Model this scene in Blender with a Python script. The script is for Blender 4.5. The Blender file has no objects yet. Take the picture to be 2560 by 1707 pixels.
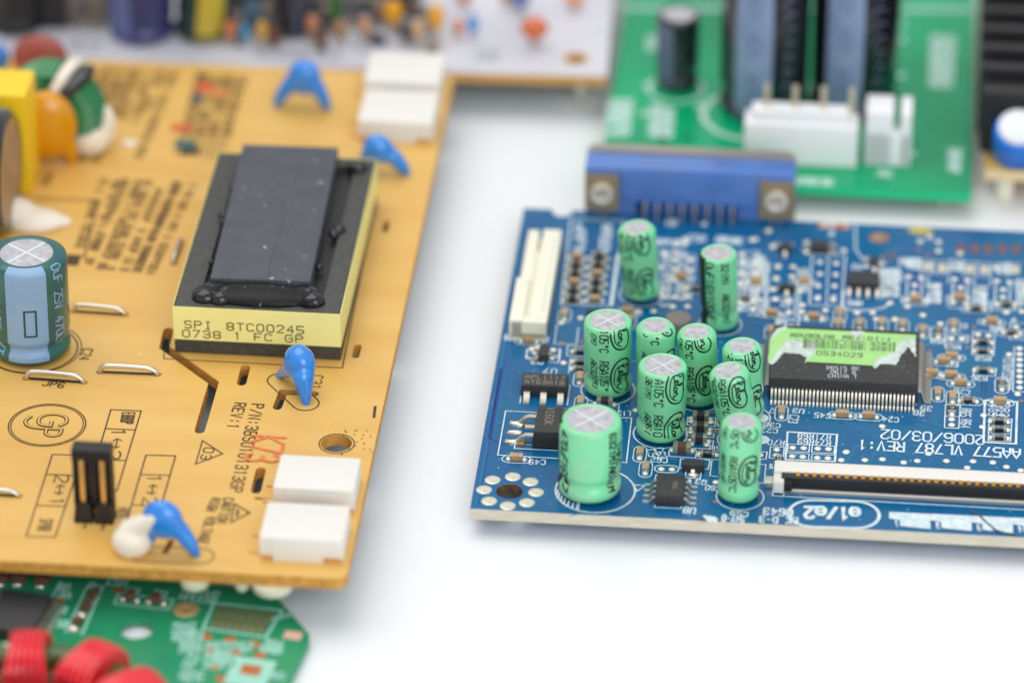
import bpy, bmesh, math, random
from mathutils import Vector, Matrix
from mathutils.geometry import tessellate_polygon
random.seed(7)
U = 0.001                      # everything below is written in millimetres
R = math.radians
sc = bpy.context.scene
COL = sc.collection
# ------------------------------------------------------------------ camera
F, PITCH, DIST = 11450.0, R(32), 620.0
cam = bpy.data.objects.new('camera', bpy.data.cameras.new('camera'))
COL.objects.link(cam); sc.camera = cam
cam.location = (0, -DIST*math.cos(PITCH)*U, DIST*math.sin(PITCH)*U)
cam.rotation_euler = (R(90)-PITCH, 0, 0)
cam.data.sensor_width = 36; cam.data.lens = 36*F/2560
cam.data.clip_start = 0.02; cam.data.clip_end = 20
cam.data.dof.use_dof = True
cam.data.dof.focus_distance = 591.5*U
cam.data.dof.aperture_fstop = 10.6
# ------------------------------------------------------------------ world and lamps (a bright studio tent and softboxes)
w = bpy.data.worlds.new("World"); sc.world = w; w.use_nodes = True
wn = w.node_tree
bg = wn.nodes['Background']
tc = wn.nodes.new('ShaderNodeTexCoord'); sp = wn.nodes.new('ShaderNodeSeparateXYZ')
rp = wn.nodes.new('ShaderNodeValToRGB')
wn.links.new(tc.outputs['Generated'], sp.inputs[0]); wn.links.new(sp.outputs['Z'], rp.inputs[0])
rp.color_ramp.elements[0].position = 0.0; rp.color_ramp.elements[0].color = (.86, .88, .90, 1)
rp.color_ramp.elements[1].position = 1.0; rp.color_ramp.elements[1].color = (.96, .98, 1.0, 1)
wn.links.new(rp.outputs[0], bg.inputs[0]); bg.inputs[1].default_value = 0.70
def softbox(name, loc, target, size, power, color):
    l = bpy.data.lights.new(name, 'AREA'); l.shape = 'RECTANGLE'; l.size, l.size_y = size
    l.energy = power; l.color = color
    o = bpy.data.objects.new(name, l); COL.objects.link(o); o.location = loc
    o.rotation_euler = (Vector(target)-Vector(loc)).to_track_quat('-Z', 'Y').to_euler()
softbox('key_softbox', (-.28, .32, 1.3), (0, 0, 0), (1.3, 1.1), 9.0, (1, .985, .96))
softbox('fill_softbox', (.35, -1.15, .75), (0, 0, 0), (.9, .9), 8.0, (.93, .96, 1))
sc.view_settings.view_transform = 'Standard'; sc.view_settings.look = 'None'
sc.view_settings.exposure = 0.04; sc.view_settings.gamma = 1
try:
    sc.cycles.use_denoising = True; sc.cycles.sample_clamp_indirect = 3; sc.cycles.max_bounces = 8
except Exception: pass

# ------------------------------------------------------------------ helpers
CO = Vector((0, -DIST*math.cos(PITCH), DIST*math.sin(PITCH)))
def ray(px, py):
    x, y = (px-1280)/F, -(py-853.5)/F
    c, s = math.cos(PITCH), math.sin(PITCH)
    return Vector((x, y*s+c, y*c-s))
def at(px, py, z):
    d = ray(px, py); return CO + d*((z-CO.z)/d.z)
def lin(c):
    c = c/255; return c/12.92 if c <= .04045 else ((c+.055)/1.055)**2.4
def rgb(t): return (lin(t[0]), lin(t[1]), lin(t[2]), 1)
MATS = {}
def mat(name, col, rough=.5, metal=0, spec=.5, var=0, vscale=.5, col2=None, bump=0, bscale=4, coat=0, stretch=None, speck=None, speck_s=.8, speck_t=.72, sss=0, emit=0):
    if name in MATS: return MATS[name]
    m = bpy.data.materials.new(name); m.use_nodes = True; nt = m.node_tree; N = nt.nodes; Lk = nt.links
    b = N['Principled BSDF']
    b.inputs['Base Color'].default_value = rgb(col); b.inputs['Roughness'].default_value = rough
    b.inputs['Metallic'].default_value = metal; b.inputs['Specular IOR Level'].default_value = spec
    if coat: b.inputs['Coat Weight'].default_value = coat; b.inputs['Coat Roughness'].default_value = .12
    if sss:
        b.inputs['Subsurface Weight'].default_value = sss; b.inputs['Subsurface Scale'].default_value = .0008
    def coords(scale):
        t = N.new('ShaderNodeTexCoord'); mp = N.new('ShaderNodeMapping'); Lk.new(t.outputs['Object'], mp.inputs[0])
        st = stretch or (1, 1, 1)
        mp.inputs['Scale'].default_value = [scale*1000*q for q in st]; return mp.outputs[0]
    out = None
    if var:
        n = N.new('ShaderNodeTexNoise'); Lk.new(coords(vscale), n.inputs['Vector']); n.inputs['Scale'].default_value = 1; n.inputs['Detail'].default_value = 5
        cr = N.new('ShaderNodeValToRGB'); Lk.new(n.outputs['Fac'], cr.inputs[0])
        cr.color_ramp.elements[0].position = .5-.5*min(var, .9)+.12; cr.color_ramp.elements[1].position = .78
        cr.color_ramp.elements[0].color = rgb(col); cr.color_ramp.elements[1].color = rgb(col2 or tuple(max(0, c*(1-.5*var)) for c in col))
        out = cr.outputs[0]
    if speck:
        n2 = N.new('ShaderNodeTexNoise'); t = N.new('ShaderNodeTexCoord'); Lk.new(t.outputs['Object'], n2.inputs['Vector'])
        n2.inputs['Scale'].default_value = speck_s*1000; n2.inputs['Detail'].default_value = 2
        c2 = N.new('ShaderNodeValToRGB'); Lk.new(n2.outputs['Fac'], c2.inputs[0])
        c2.color_ramp.elements[0].position = speck_t; c2.color_ramp.elements[1].position = speck_t+.03
        mx = N.new('ShaderNodeMix'); mx.data_type = 'RGBA'; Lk.new(c2.outputs[0], mx.inputs['Factor'])
        if out: Lk.new(out, mx.inputs[6])
        else: mx.inputs[6].default_value = rgb(col)
        mx.inputs[7].default_value = rgb(speck); out = mx.outputs[2]
    if out: Lk.new(out, b.inputs['Base Color'])
    if bump:
        n = N.new('ShaderNodeTexNoise'); Lk.new(coords(bscale), n.inputs['Vector']); n.inputs['Scale'].default_value = 1; n.inputs['Detail'].default_value = 3
        bp = N.new('ShaderNodeBump'); bp.inputs['Distance'].default_value = bump*U; bp.inputs['Strength'].default_value = 1
        Lk.new(n.outputs['Fac'], bp.inputs['Height']); Lk.new(bp.outputs[0], b.inputs['Normal'])
    MATS[name] = m; return m

class MB:
    """collects faces in millimetres, builds one mesh object"""
    def __init__(s): s.v = []; s.f = []; s.m = []; s.mats = []; s.k = 0
    def mi(s, m):
        if m not in s.mats: s.mats.append(m)
        return s.mats.index(m)
    def add(s, vs, fs, m=None):
        o = len(s.v); s.v += [tuple(p) for p in vs]; i = s.mi(m) if m else 0
        for f in fs: s.f.append([o+q for q in f]); s.m.append(i)
    def box(s, x0, x1, y0, y1, z0, z1, m=None, taper=0, bev=0):
        if bev:
            bm = bmesh.new(); bmesh.ops.create_cube(bm, size=1)
            for v in bm.verts:
                q = taper if v.co.z > 0 else 0
                v.co = ((x0+x1)/2+v.co.x*(x1-x0-2*q), (y0+y1)/2+v.co.y*(y1-y0-2*q), (z0+z1)/2+v.co.z*(z1-z0))
            bmesh.ops.bevel(bm, geom=bm.edges[:], offset=bev, segments=2, affect='EDGES', profile=.7)
            bm.verts.index_update()
            s.add([v.co[:] for v in bm.verts], [[v.index for v in f.verts] for f in bm.faces], m); bm.free(); return
        t = taper
        s.add([(x0, y0, z0), (x1, y0, z0), (x1, y1, z0), (x0, y1, z0), (x0+t, y0+t, z1), (x1-t, y0+t, z1), (x1-t, y1-t, z1), (x0+t, y1-t, z1)],
              [(3, 2, 1, 0), (4, 5, 6, 7), (0, 1, 5, 4), (1, 2, 6, 5), (2, 3, 7, 6), (3, 0, 4, 7)], m)
    def lathe(s, prof, n=40, c=(0, 0), m=None, cap0=True, cap1=True):
        vs = []; 
        for r, z in prof:
            for i in range(n):
                a = 2*math.pi*i/n; vs.append((c[0]+r*math.cos(a), c[1]+r*math.sin(a), z))
        fs = []
        for j in range(len(prof)-1):
            for i in range(n):
                k = (i+1) % n; fs.append((j*n+i, j*n+k, (j+1)*n+k, (j+1)*n+i))
        if cap0: fs.append(tuple(range(n-1, -1, -1)))
        if cap1: fs.append(tuple(range((len(prof)-1)*n, len(prof)*n)))
        s.add(vs, fs, m)
    def poly(s, outer, holes=(), z0=0, z1=1, m=None, side=None, bottom=None):
        """extruded outline with holes"""
        def area(p): return sum(p[i][0]*p[(i+1) % len(p)][1]-p[(i+1) % len(p)][0]*p[i][1] for i in range(len(p)))
        outer = list(outer) if area(outer) > 0 else list(outer)[::-1]
        hs = [list(h) if area(h) < 0 else list(h)[::-1] for h in holes]
        loops = [outer]+hs; flat = [p for l in loops for p in l]; n = len(flat)
        tris = tessellate_polygon([[Vector((p[0], p[1], 0)) for p in l] for l in loops])
        top = []
        for t in tris:
            a, b, c = [flat[i] for i in t]
            if (b[0]-a[0])*(c[1]-a[1])-(c[0]-a[0])*(b[1]-a[1]) < 0: t = (t[0], t[2], t[1])
            top.append(tuple(t))
        vs = [(p[0], p[1], z1) for p in flat]
        s.add(vs, top, m)
        if z0 is None: return
        s.add([(p[0], p[1], z0) for p in flat], [t[::-1] for t in top], bottom or m)
        sv = [(p[0], p[1], z1) for p in flat]+[(p[0], p[1], z0) for p in flat]; fs = []; o = 0
        for l in loops:
            k = len(l)
            for i in range(k):
                j = (i+1) % k; fs.append((o+i, n+o+i, n+o+j, o+j))
            o += k
        s.add(sv, fs, side or m)
    def ribbon(s, pts, wd, z=0, m=None, closed=False, f=None, th=0):
        pts = [Vector((p[0], p[1])) for p in pts]
        q = [pts[0]]
        for p in pts[1:]:
            if (p-q[-1]).length > 1e-4: q.append(p)
        pts = q; n = len(pts)
        if n < 2: return
        s.k = (s.k+1) % 9; zz = z+s.k*.0035
        L = []; Rr = []
        for i in range(n):
            if closed: a, b = pts[i]-pts[i-1], pts[(i+1) % n]-pts[i]
            else:
                a = pts[i]-pts[i-1] if i else pts[1]-pts[0]
                b = pts[i+1]-pts[i] if i < n-1 else pts[-1]-pts[-2]
            a = a.normalized() if a.length > 1e-9 else Vector((1, 0)); b = b.normalized() if b.length > 1e-9 else a
            t = a+b; t = t.normalized() if t.length > .1 else a
            nrm = Vector((-t.y, t.x)); k = 1/max(.5, abs(nrm.dot(Vector((-a.y, a.x)))))
            p = pts[i].copy()
            if not closed and i == 0: p -= a*wd*.35
            if not closed and i == n-1: p += a*wd*.35
            L.append(p+nrm*wd/2*k); Rr.append(p-nrm*wd/2*k)
        P = L+Rr
        vs = [f(p.x, p.y, zz) for p in P] if f else [(p.x, p.y, zz) for p in P]
        rng = range(n) if closed else range(n-1)
        s.add(vs, [(i, n+i, n+(i+1) % n, (i+1) % n) for i in rng], m)
    def tube(s, pts, r, n=8, m=None, rs=None, cap=True):
        pts = [Vector(p) for p in pts]; k = len(pts); vs = []; up = Vector((.13, .2, 1))
        for i, p in enumerate(pts):
            t = (pts[min(i+1, k-1)]-pts[max(i-1, 0)]).normalized()
            a = t.cross(up); a = a.normalized() if a.length > 1e-3 else t.cross(Vector((1, 0, 0))).normalized()
            b = t.cross(a); rr = rs[i] if rs else r
            for j in range(n):
                an = 2*math.pi*j/n; vs.append(p+a*math.cos(an)*rr+b*math.sin(an)*rr)
        fs = [(i*n+j, i*n+(j+1) % n, (i+1)*n+(j+1) % n, (i+1)*n+j) for i in range(k-1) for j in range(n)]
        if cap: fs += [tuple(range(n-1, -1, -1)), tuple(range((k-1)*n, k*n))]
        s.add([tuple(v) for v in vs], fs, m)
    def strip(s, path, x, wd, th, m=None):
        """flat metal lead: path of (y,z), width along x"""
        n = len(path); vs = []
        for i, (y, z) in enumerate(path):
            a = Vector(path[min(i+1, n-1)])-Vector(path[max(i-1, 0)]); a.normalize(); nx, nz = -a.y*th/2, a.x*th/2
            vs += [(x-wd/2, y+nx, z+nz), (x+wd/2, y+nx, z+nz), (x+wd/2, y-nx, z-nz), (x-wd/2, y-nx, z-nz)]
        fs = [(4*i+j, 4*i+(j+1) % 4, 4*i+4+(j+1) % 4, 4*i+4+j) for i in range(n-1) for j in range(4)]
        fs += [(3, 2, 1, 0), tuple(4*(n-1)+j for j in range(4))]
        s.add(vs, fs, m)
    def mesh(s, name, m=None, smooth=35):
        me = bpy.data.meshes.new(name)
        me.from_pydata([(a*U, b*U, c*U) for a, b, c in s.v], [], s.f)
        ms = s.mats or [m]
        for q in ms: me.materials.append(q if q else m)
        if s.mats: me.polygons.foreach_set('material_index', s.m)
        me.validate(); me.update()
        if smooth:
            me.polygons.foreach_set('use_smooth', [True]*len(me.polygons)); me.set_sharp_from_angle(angle=R(smooth))
        return me
    def build(s, name, m=None, parent=None, loc=(0, 0, 0), rot=0, smooth=35):
        return put(s.mesh(name, m, smooth), name, parent, loc, rot)
def put(me, name, parent=None, loc=(0, 0, 0), rot=0):
    o = bpy.data.objects.new(name, me); COL.objects.link(o)
    if parent: o.parent = parent
    o.location = [q*U for q in loc]
    if isinstance(rot, (int, float)): o.rotation_euler = (0, 0, rot)
    else: o.rotation_mode = 'QUATERNION'; o.rotation_quaternion = rot
    return o
def dup(o, parent, loc, rot=None, label=None):
    c = o.copy(); COL.objects.link(c); c.parent = parent; c.location = [q*U for q in loc]
    if rot is not None: c.rotation_euler = (0, 0, rot)
    for ch in o.children:
        d = ch.copy(); COL.objects.link(d); d.parent = c
    return c
def tag(o, label, cat=None, group=None, kind=None):
    o['label'] = label
    if cat: o['category'] = cat
    if group: o['group'] = group
    if kind: o['kind'] = kind
    return o
def blob(name, m, prims, parent, loc=(0, 0, 0), rot=0, vox=.25, smooth=6):
    """smooth lump: spheres (x,y,z,rx,ry,rz) and capsules ((p0),(r0),(p1),(r1)) fused by a voxel remesh"""
    bm = bmesh.new()
    def sph(c, r):
        M = Matrix.Translation(c) @ Matrix.Diagonal((r[0], r[1], r[2], 1))
        bmesh.ops.create_icosphere(bm, subdivisions=3, radius=1, matrix=M)
    for p in prims:
        if len(p) == 6: sph(p[:3], p[3:])
        else:
            a, r0, b, r1 = p; a, b = Vector(a), Vector(b); n = max(3, int((b-a).length/(min(r0, r1)*.45)))
            for i in range(n+1):
                t = i/n; r = r0+(r1-r0)*t; sph(a.lerp(b, t), (r, r, r))
    me = bpy.data.meshes.new('tmp'); bm.to_mesh(me); bm.free()
    o = bpy.data.objects.new('tmp', me); COL.objects.link(o)
    rm = o.modifiers.new('r', 'REMESH'); rm.mode = 'VOXEL'; rm.voxel_size = vox
    if smooth: sm = o.modifiers.new('s', 'SMOOTH'); sm.iterations = smooth; sm.factor = .6
    dg = bpy.context.evaluated_depsgraph_get(); me2 = bpy.data.meshes.new_from_object(o.evaluated_get(dg))
    bpy.data.objects.remove(o); bpy.data.meshes.remove(me)
    me2.transform(Matrix.Scale(U, 4)); me2.name = name; me2.materials.clear(); me2.materials.append(m)
    me2.polygons.foreach_set('use_smooth', [True]*len(me2.polygons))
    return put(me2, name, parent, loc, rot)
# stroke lettering on a 4 x 6 grid
G = {'A': "00 03 26 43 40;02 42", 'B': "00 06;06 36 45 44 33 03;33 42 41 30 00", 'C': "45 36 16 05 01 10 30 41", 'D': "00 06 26 44 42 20 00", 'E': "46 06 00 40;03 33",
     'F': "46 06 00;03 33", 'G': "45 36 16 05 01 10 30 41 43 23", 'H': "00 06;40 46;03 43", 'I': "10 30;20 26;16 36", 'J': "01 10 30 41 46", 'K': "00 06;46 03 40",
     'L': "06 00 40", 'M': "00 06 23 46 40", 'N': "00 06 40 46", 'O': "10 30 41 45 36 16 05 01 10", 'P': "00 06;06 36 45 44 33 03", 'Q': "10 30 41 45 36 16 05 01 10;22 40",
     'R': "00 06;06 36 45 44 33 03;23 40", 'S': "45 36 16 05 04 13 33 42 41 30 10 01", 'T': "06 46;26 20", 'U': "06 01 10 30 41 46", 'V': "06 20 46", 'W': "06 10 24 30 46",
     'X': "00 46;06 40", 'Y': "06 23 46;23 20", 'Z': "06 46 00 40", '0': "10 30 41 45 36 16 05 01 10", '1': "15 26 20", '2': "05 16 36 45 44 00 40",
     '3': "05 16 36 45 44 33 42 41 30 10 01;13 33", '4': "30 36 02;02 42", '5': "46 06 03 33 42 41 30 00", '6': "45 36 16 05 01 10 30 41;41 42 33 13 02", '7': "06 46 10",
     '8': "13 04 05 16 36 45 44 33 13;13 02 01 10 30 41 42 33", '9': "01 10 30 41 45 36 16 05;05 04 13 33 44", '/': "00 46", '-': "13 33", ':': "24 25;21 22", '(': "36 25 21 30",
     ')': "16 25 21 10", '°': "15 26 35 24 15", 'u': "00 04;01 10 30 41;44 40", 'v': "04 20 44", 'e': "02 42;42 43 34 14 03 01 10 30 41", '=': "12 32;14 34", '?': "02 24 41;13 45", '*': "04 21 36;12 30 45"}
def glyph(ch):
    return [[(int(t[0])/4, int(t[1])/6) for t in st.split()] for st in G[ch].split(';')] if ch in G else []
def lettering(mb, s, pos, d, size, adv, wd, z=0, m=None, cw=.66, f=None, slant=0, mirror=False, filt=None):
    """pos = centre of the first character, d = unit direction of reading, size = cap height"""
    d = Vector(d).normalized(); up = Vector((-d.y, d.x)); w_ = adv*cw
    for i, ch in enumerate(s):
        for st in glyph(ch):
            P = []
            for gx, gy in st:
                q = Vector(pos)+d*(adv*i+(gx-.5)*w_+(gy-.5)*slant*size)+up*((gy-.5)*size)
                P.append((q.x, q.y))
            if filt and not all(filt(*p) for p in P): continue
            cl = len(P) > 3 and st[0] == st[-1]
            if f:
                Q = [P[0]]
                for a_, b_ in zip(P, P[1:]):
                    k_ = max(1, int(math.hypot(b_[0]-a_[0], b_[1]-a_[1])/.22)); Q += [(a_[0]+(b_[0]-a_[0])*t/k_, a_[1]+(b_[1]-a_[1])*t/k_) for t in range(1, k_+1)]
                P = Q
            mb.ribbon(P[:-1] if cl else P, wd, z, m, cl, f=f)
def smoothpts(P, n=6, closed=False):
    out = []; k = len(P)
    for i in range(k if closed else k-1):
        p0, p1, p2, p3 = [Vector(P[j % k] if closed else P[max(0, min(k-1, j))]) for j in (i-1, i, i+1, i+2)]
        for q in range(n):
            t = q/n; out.append(.5*((2*p1)+(p2-p0)*t+(2*p0-5*p1+4*p2-p3)*t*t+(3*p1-p0-3*p2+p3)*t**3))
    if not closed: out.append(Vector(P[-1]))
    return [tuple(p) for p in out]
def circle(cx, cy, r, n=28, ry=None): return [(cx+r*math.cos(2*math.pi*i/n), cy+(ry or r)*math.sin(2*math.pi*i/n)) for i in range(n)]
def stadium(a, b, r, n=8):
    a, b = Vector(a), Vector(b); d = (b-a).normalized(); ang = math.atan2(d.y, d.x); P = []
    for i in range(n+1):
        t = ang-math.pi/2+math.pi*i/n; P.append((b.x+r*math.cos(t), b.y+r*math.sin(t)))
    for i in range(n+1):
        t = ang+math.pi/2+math.pi*i/n; P.append((a.x+r*math.cos(t), a.y+r*math.sin(t)))
    return P
def slotpath(P, wd):
    P = [Vector(p) for p in P]; n = len(P); L = []; Q = []
    for i in range(n):
        a = (P[i]-P[i-1]).normalized() if i else (P[1]-P[0]).normalized(); b = (P[i+1]-P[i]).normalized() if i < n-1 else a
        t = (a+b).normalized(); nn = Vector((-t.y, t.x)); k = 1/max(.6, nn.dot(Vector((-a.y, a.x)))); p = P[i]
        if 0 < i < n-1: L.append(tuple(p+nn*wd/2*k)); Q.append(tuple(p-nn*wd/2*k))
        else:
            sgn = -1 if i == 0 else 1
            e = [(.5, 0), (.38, .32), (.14, .47)]
            l = [tuple(p+nn*wd*x+t*sgn*wd*y) for x, y in e]; q = [tuple(p-nn*wd*x+t*sgn*wd*y) for x, y in e]
            if i == 0: l = l[::-1]; q = q[::-1]
            L += l; Q += q
    return L+Q[::-1]

class Board:
    def __init__(s, name, label, ztop, thick, ang, opx, cat='circuit board'):
        s.z = ztop; s.t = thick; s.a = R(ang); p = at(opx[0], opx[1], ztop); s.o = p
        e = bpy.data.objects.new(name, None); COL.objects.link(e); e.location = (p.x*U, p.y*U, (ztop-thick)*U)
        e.rotation_euler = (0, 0, s.a); e.empty_display_size = .01; s.e = e; tag(e, label, cat)
        s.silk = MB(); s.count = {}
    def L(s, px, py, h=0):
        p = at(px, py, s.z+h)-s.o; c, q = math.cos(-s.a), math.sin(-s.a)
        return Vector((p.x*c-p.y*q, p.x*q+p.y*c))
    def P(s, px, py, h=0):
        v = s.L(px, py, h); return (v.x, v.y, s.t+h)
    def w2l(s, v):
        c, q = math.cos(-s.a), math.sin(-s.a); return Vector((v.x*c-v.y*q, v.x*q+v.y*c, v.z))
    def stand(s, base, top, h=0):
        """local base point, local axis and length of something upright seen from base to top"""
        b = at(*base, s.z+h); d = ray(*top); t = (b.y-CO.y)/d.y; e = CO+d*t; ax = s.w2l(e-b)
        l = s.L(*base, h); return Vector((l.x, l.y, s.t+h)), ax.normalized(), ax.length
    def facing(s, px, py):
        """direction towards the camera in board coordinates"""
        p = at(px, py, s.z); v = s.w2l(CO-p); return math.atan2(v.y, v.x)
    def text(s, st, a, b, h, wd=.16, m=None, z=.045, cw=.66, mb=None, slant=0, hh=0):
        A, B = s.L(*a, hh), s.L(*b, hh); n = max(1, len(st)-1); d = B-A
        lettering(mb or s.silk, st, A, d, h, d.length/n, wd, (s.t if mb is None else 0)+z, m, cw, slant=slant)
    def line(s, P, wd=.15, m=None, closed=False, z=.045): s.silk.ribbon([s.L(*p) for p in P], wd, s.t+z, m, closed)
    def ring(s, px, py, r, wd=.15, m=None, ry=None, n=40, z=.045):
        c = s.L(px, py); s.silk.ribbon(circle(c.x, c.y, r, n, ry), wd, s.t+z, m, True)
    def scribble(s, a, b, h, adv, rows=1, dy=1.4, m=None, wd=.2, gap=.15):
        """lines of small illegible print (out of focus in the photograph)"""
        A, B = s.L(*a), s.L(*b); d = (B-A); n = int(d.length/adv); d.normalize(); up = Vector((-d.y, d.x))
        for r in range(rows):
            for i in range(n):
                if random.random() < gap: continue
                c = A+d*adv*(i+.5)-up*dy*r
                for st in glyph(random.choice('EHUBSPRA0385')): s.silk.ribbon([c+d*((gx-.5)*adv*.66)+up*((gy-.5)*h) for gx, gy in st], wd*.8, s.t+.045, m)
    def done(s, m, name='silkscreen'):
        if s.silk.f: s.silk.build(name, m, s.e)

# ------------------------------------------------------------------ materials
m_table = mat('white tabletop', (236, 238, 240), .62, spec=.25, bump=.06, bscale=.9, stretch=(1, .2, 1), speck=(196, 198, 202), speck_s=.55, speck_t=.795)
m_blue = mat('blue solder mask', (0, 104, 146), .2, spec=.5, var=.7, vscale=.09, col2=(2, 80, 140), bump=.015, bscale=1.6, speck=(150, 195, 215), speck_s=1.7, speck_t=.715)
m_trace = mat('blue mask over copper', (4, 106, 150), .26)
m_navy = mat('deep blue mask pour', (6, 58, 150), .26)
m_lam = mat('fibreglass edge', (226, 220, 204), .7, var=.8, vscale=1.0, col2=(186, 176, 152), stretch=(.25, .25, 5), bump=.04, bscale=3)
m_yel = mat('tan laminate', (230, 186, 106), .3, spec=.45, var=.7, vscale=.035, col2=(216, 166, 80), bump=.03, bscale=1.1, stretch=(1, 4, 1), speck=(246, 206, 130), speck_s=1.1, speck_t=.74)
m_yedge = mat('tan laminate edge', (226, 170, 80), .75, var=.8, vscale=.9, col2=(180, 118, 40), bump=.1, bscale=2.5)
m_yunder = mat('green underside', (34, 66, 46), .5)
m_silk = mat('white print', (226, 236, 238), .6, var=.5, vscale=1.5, col2=(176, 200, 214))
m_bink = mat('black print', (52, 38, 20), .55, var=.5, vscale=2.5, col2=(96, 66, 28))
m_soft = mat('brown print', (84, 60, 28), .6, var=.5, vscale=1, col2=(120, 88, 42))
m_redink = mat('red stamp', (226, 92, 60), .6, var=.8, vscale=2, col2=(232, 150, 84))
m_green = mat('mint sleeve', (106, 224, 162), .22, spec=.5, var=.7, vscale=.2, col2=(150, 204, 158), bump=.03, bscale=.6, coat=.4, sss=.06)
m_cink = mat('black sleeve print', (12, 26, 18), .4, var=.5, vscale=2.5, col2=(30, 56, 40))
m_alu = mat('can aluminium', (216, 215, 218), .4, metal=.55, var=.7, vscale=1.2, col2=(168, 167, 172), bump=.03, bscale=5)
m_alu2 = mat('scored aluminium', (236, 236, 240), .35, metal=.6)
m_solder = mat('solder', (226, 222, 206), .24, metal=.85, bump=.03, bscale=2)
m_pad = mat('tinned pad', (232, 230, 216), .4, metal=.55, var=.6, vscale=1, col2=(196, 190, 166))
m_lead = mat('tinned lead', (214, 209, 196), .32, metal=.85)
m_ic = mat('black epoxy', (44, 43, 44), .55, var=.5, vscale=2, col2=(58, 58, 60), bump=.02, bscale=6, speck=(110, 112, 112), speck_s=3.5, speck_t=.74)
m_icink = mat('grey chip marking', (150, 142, 128), .6)
m_icink2 = mat('pale chip marking', (196, 206, 214), .6)
m_tan = mat('ceramic tan', (196, 150, 96), .5, var=.5, vscale=1.5, col2=(176, 128, 76))
m_brown = mat('ceramic brown', (104, 72, 54), .45)
m_term = mat('chip terminal', (178, 174, 164), .38, metal=.6, bump=.04, bscale=3)
m_copper = mat('bare copper pad', (196, 118, 62), .45, metal=.3, var=.5, vscale=.6, col2=(168, 92, 50))
m_cbrown = mat('dull copper pad', (116, 84, 84), .5)
m_white = mat('white nylon', (230, 226, 218), .42, spec=.4, sss=.1, bump=.01, bscale=1)
m_ivory = mat('ivory nylon', (238, 234, 214), .42, spec=.4, sss=.1)
m_black = mat('black plastic', (30, 29, 30), .45, bump=.02, bscale=4)
m_gold = mat('gold contact', (226, 160, 56), .3, metal=.9)
m_goldpin = mat('gold pin', (232, 186, 116), .35, metal=.6)
m_dblue = mat('blue epoxy', (44, 140, 228), .2, spec=.6, coat=.6, bump=.04, bscale=.9, var=.6, vscale=.5, col2=(20, 118, 214), speck=(110, 170, 230), speck_s=2.2, speck_t=.72)
m_glue = mat('white glue', (240, 230, 214), .35, sss=.2)
m_hole = mat('dark hole', (30, 26, 22), .8)
m_holew = mat('hole wall', (120, 92, 66), .7, var=.8, vscale=1.2, col2=(60, 44, 34))

# ------------------------------------------------------------------ table
tb = MB(); tb.box(-2500, 2500, -1500, 3500, -30, 0)
t_ = tb.build('table_surface', m_table, smooth=0); tag(t_, 'smooth white tabletop under the circuit boards', kind='structure')

# ================================================================== blue board
bb = Board('circuit_board', 'blue circuit board with a cluster of mint green capacitors and a blue video connector', 3.9, 1.6, -5.3, (1175, 1271))
E_ = bb.e
fl = bb.L(1175, 1271); bl = bb.L(1319, 521)
W, H = 96.0, bl.y
nx0, nx1 = bb.L(1386, 522).x, bb.L(1428, 524).x
out = [(0, 0), (W, 0), (W, H), (nx1+.3, H), (nx1, H-1.2), (nx1-.7, H-1.8), (nx0+.7, H-1.8), (nx0, H-1.2), (nx0-.3, H), (.0, H)]
hc = bb.L(1274, 1227.6); hc2 = bb.L(2198, 594)
s = MB(); s.poly(out, [circle(hc.x, hc.y, 1.72, 32), circle(hc2.x, hc2.y, .85, 20)], 0, bb.t, m_blue, m_lam, m_blue)
s.build('substrate', None, E_, smooth=0)
s = MB(); s.lathe([(1.70, 0.02), (1.70, bb.t-.02)], 32, (hc.x, hc.y), cap0=False, cap1=False)
s.build('hole_wall', m_holew, E_)
s = MB(); s.lathe([(.86, .1), (.9, bb.t+.045), (1.3, bb.t+.03), (1.35, bb.t-.01)], 28, (hc2.x, hc2.y), cap0=False, cap1=False); s.build('plated_hole', m_copper, E_)

# --- shared small parts
def disc_mesh(rx, ry, hgt, name, m):
    mb = MB(); n = 14; prof = [(1, 0), (.93, .45), (.7, .8), (.35, .97)]
    vs = []
    for r, z in prof: vs += [(rx*r*math.cos(2*math.pi*i/n), ry*r*math.sin(2*math.pi*i/n), z*hgt) for i in range(n)]
    fs = [(j*n+i, j*n+(i+1) % n, (j+1)*n+(i+1) % n, (j+1)*n+i) for j in range(3) for i in range(n)]+[tuple(range(3*n, 4*n))]
    mb.add(vs, fs); return mb.mesh(name, m, 60)
m_sdot = mat('bright solder', (240, 236, 222), .3, metal=.35, bump=.02, bscale=2)
me_dot = disc_mesh(.47, .44, .2, 'solder_dot', m_sdot)
me_dots = disc_mesh(.30, .27, .12, 'solder_dot', m_solder)
me_fil = disc_mesh(.44, .40, .34, 'solder_fillet', m_sdot)
me_brn = disc_mesh(.30, .26, .05, 'copper_via', m_copper)
def padmesh(wx, wy, h, m, name='solder_pad'):
    mb = MB(); mb.box(-wx/2, wx/2, -wy/2, wy/2, 0, h, bev=min(h*.45, .08)); return mb.mesh(name, m)
def dots(B, L, me=None, name='solder_dot'):
    me = me or me_dot
    for q in L: o = put(me, name, B.e, B.P(q[0], q[1]), 0)
def chipproto(l, wd, h, body, term=m_term, fillet=True, ink=None, tl=.26):
    mb = MB(); mb.box(-l/2+l*tl, l/2-l*tl, -wd/2+.015, wd/2-.015, .04, h-.02, bev=.04); b = mb.mesh('chip', body)
    mt = MB(); mt.box(0, l*tl+.02, -wd/2, wd/2, .02, h, bev=.06); t = mt.mesh('terminal', term)
    return b, t, l, wd, h, fillet, ink, tl
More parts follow.
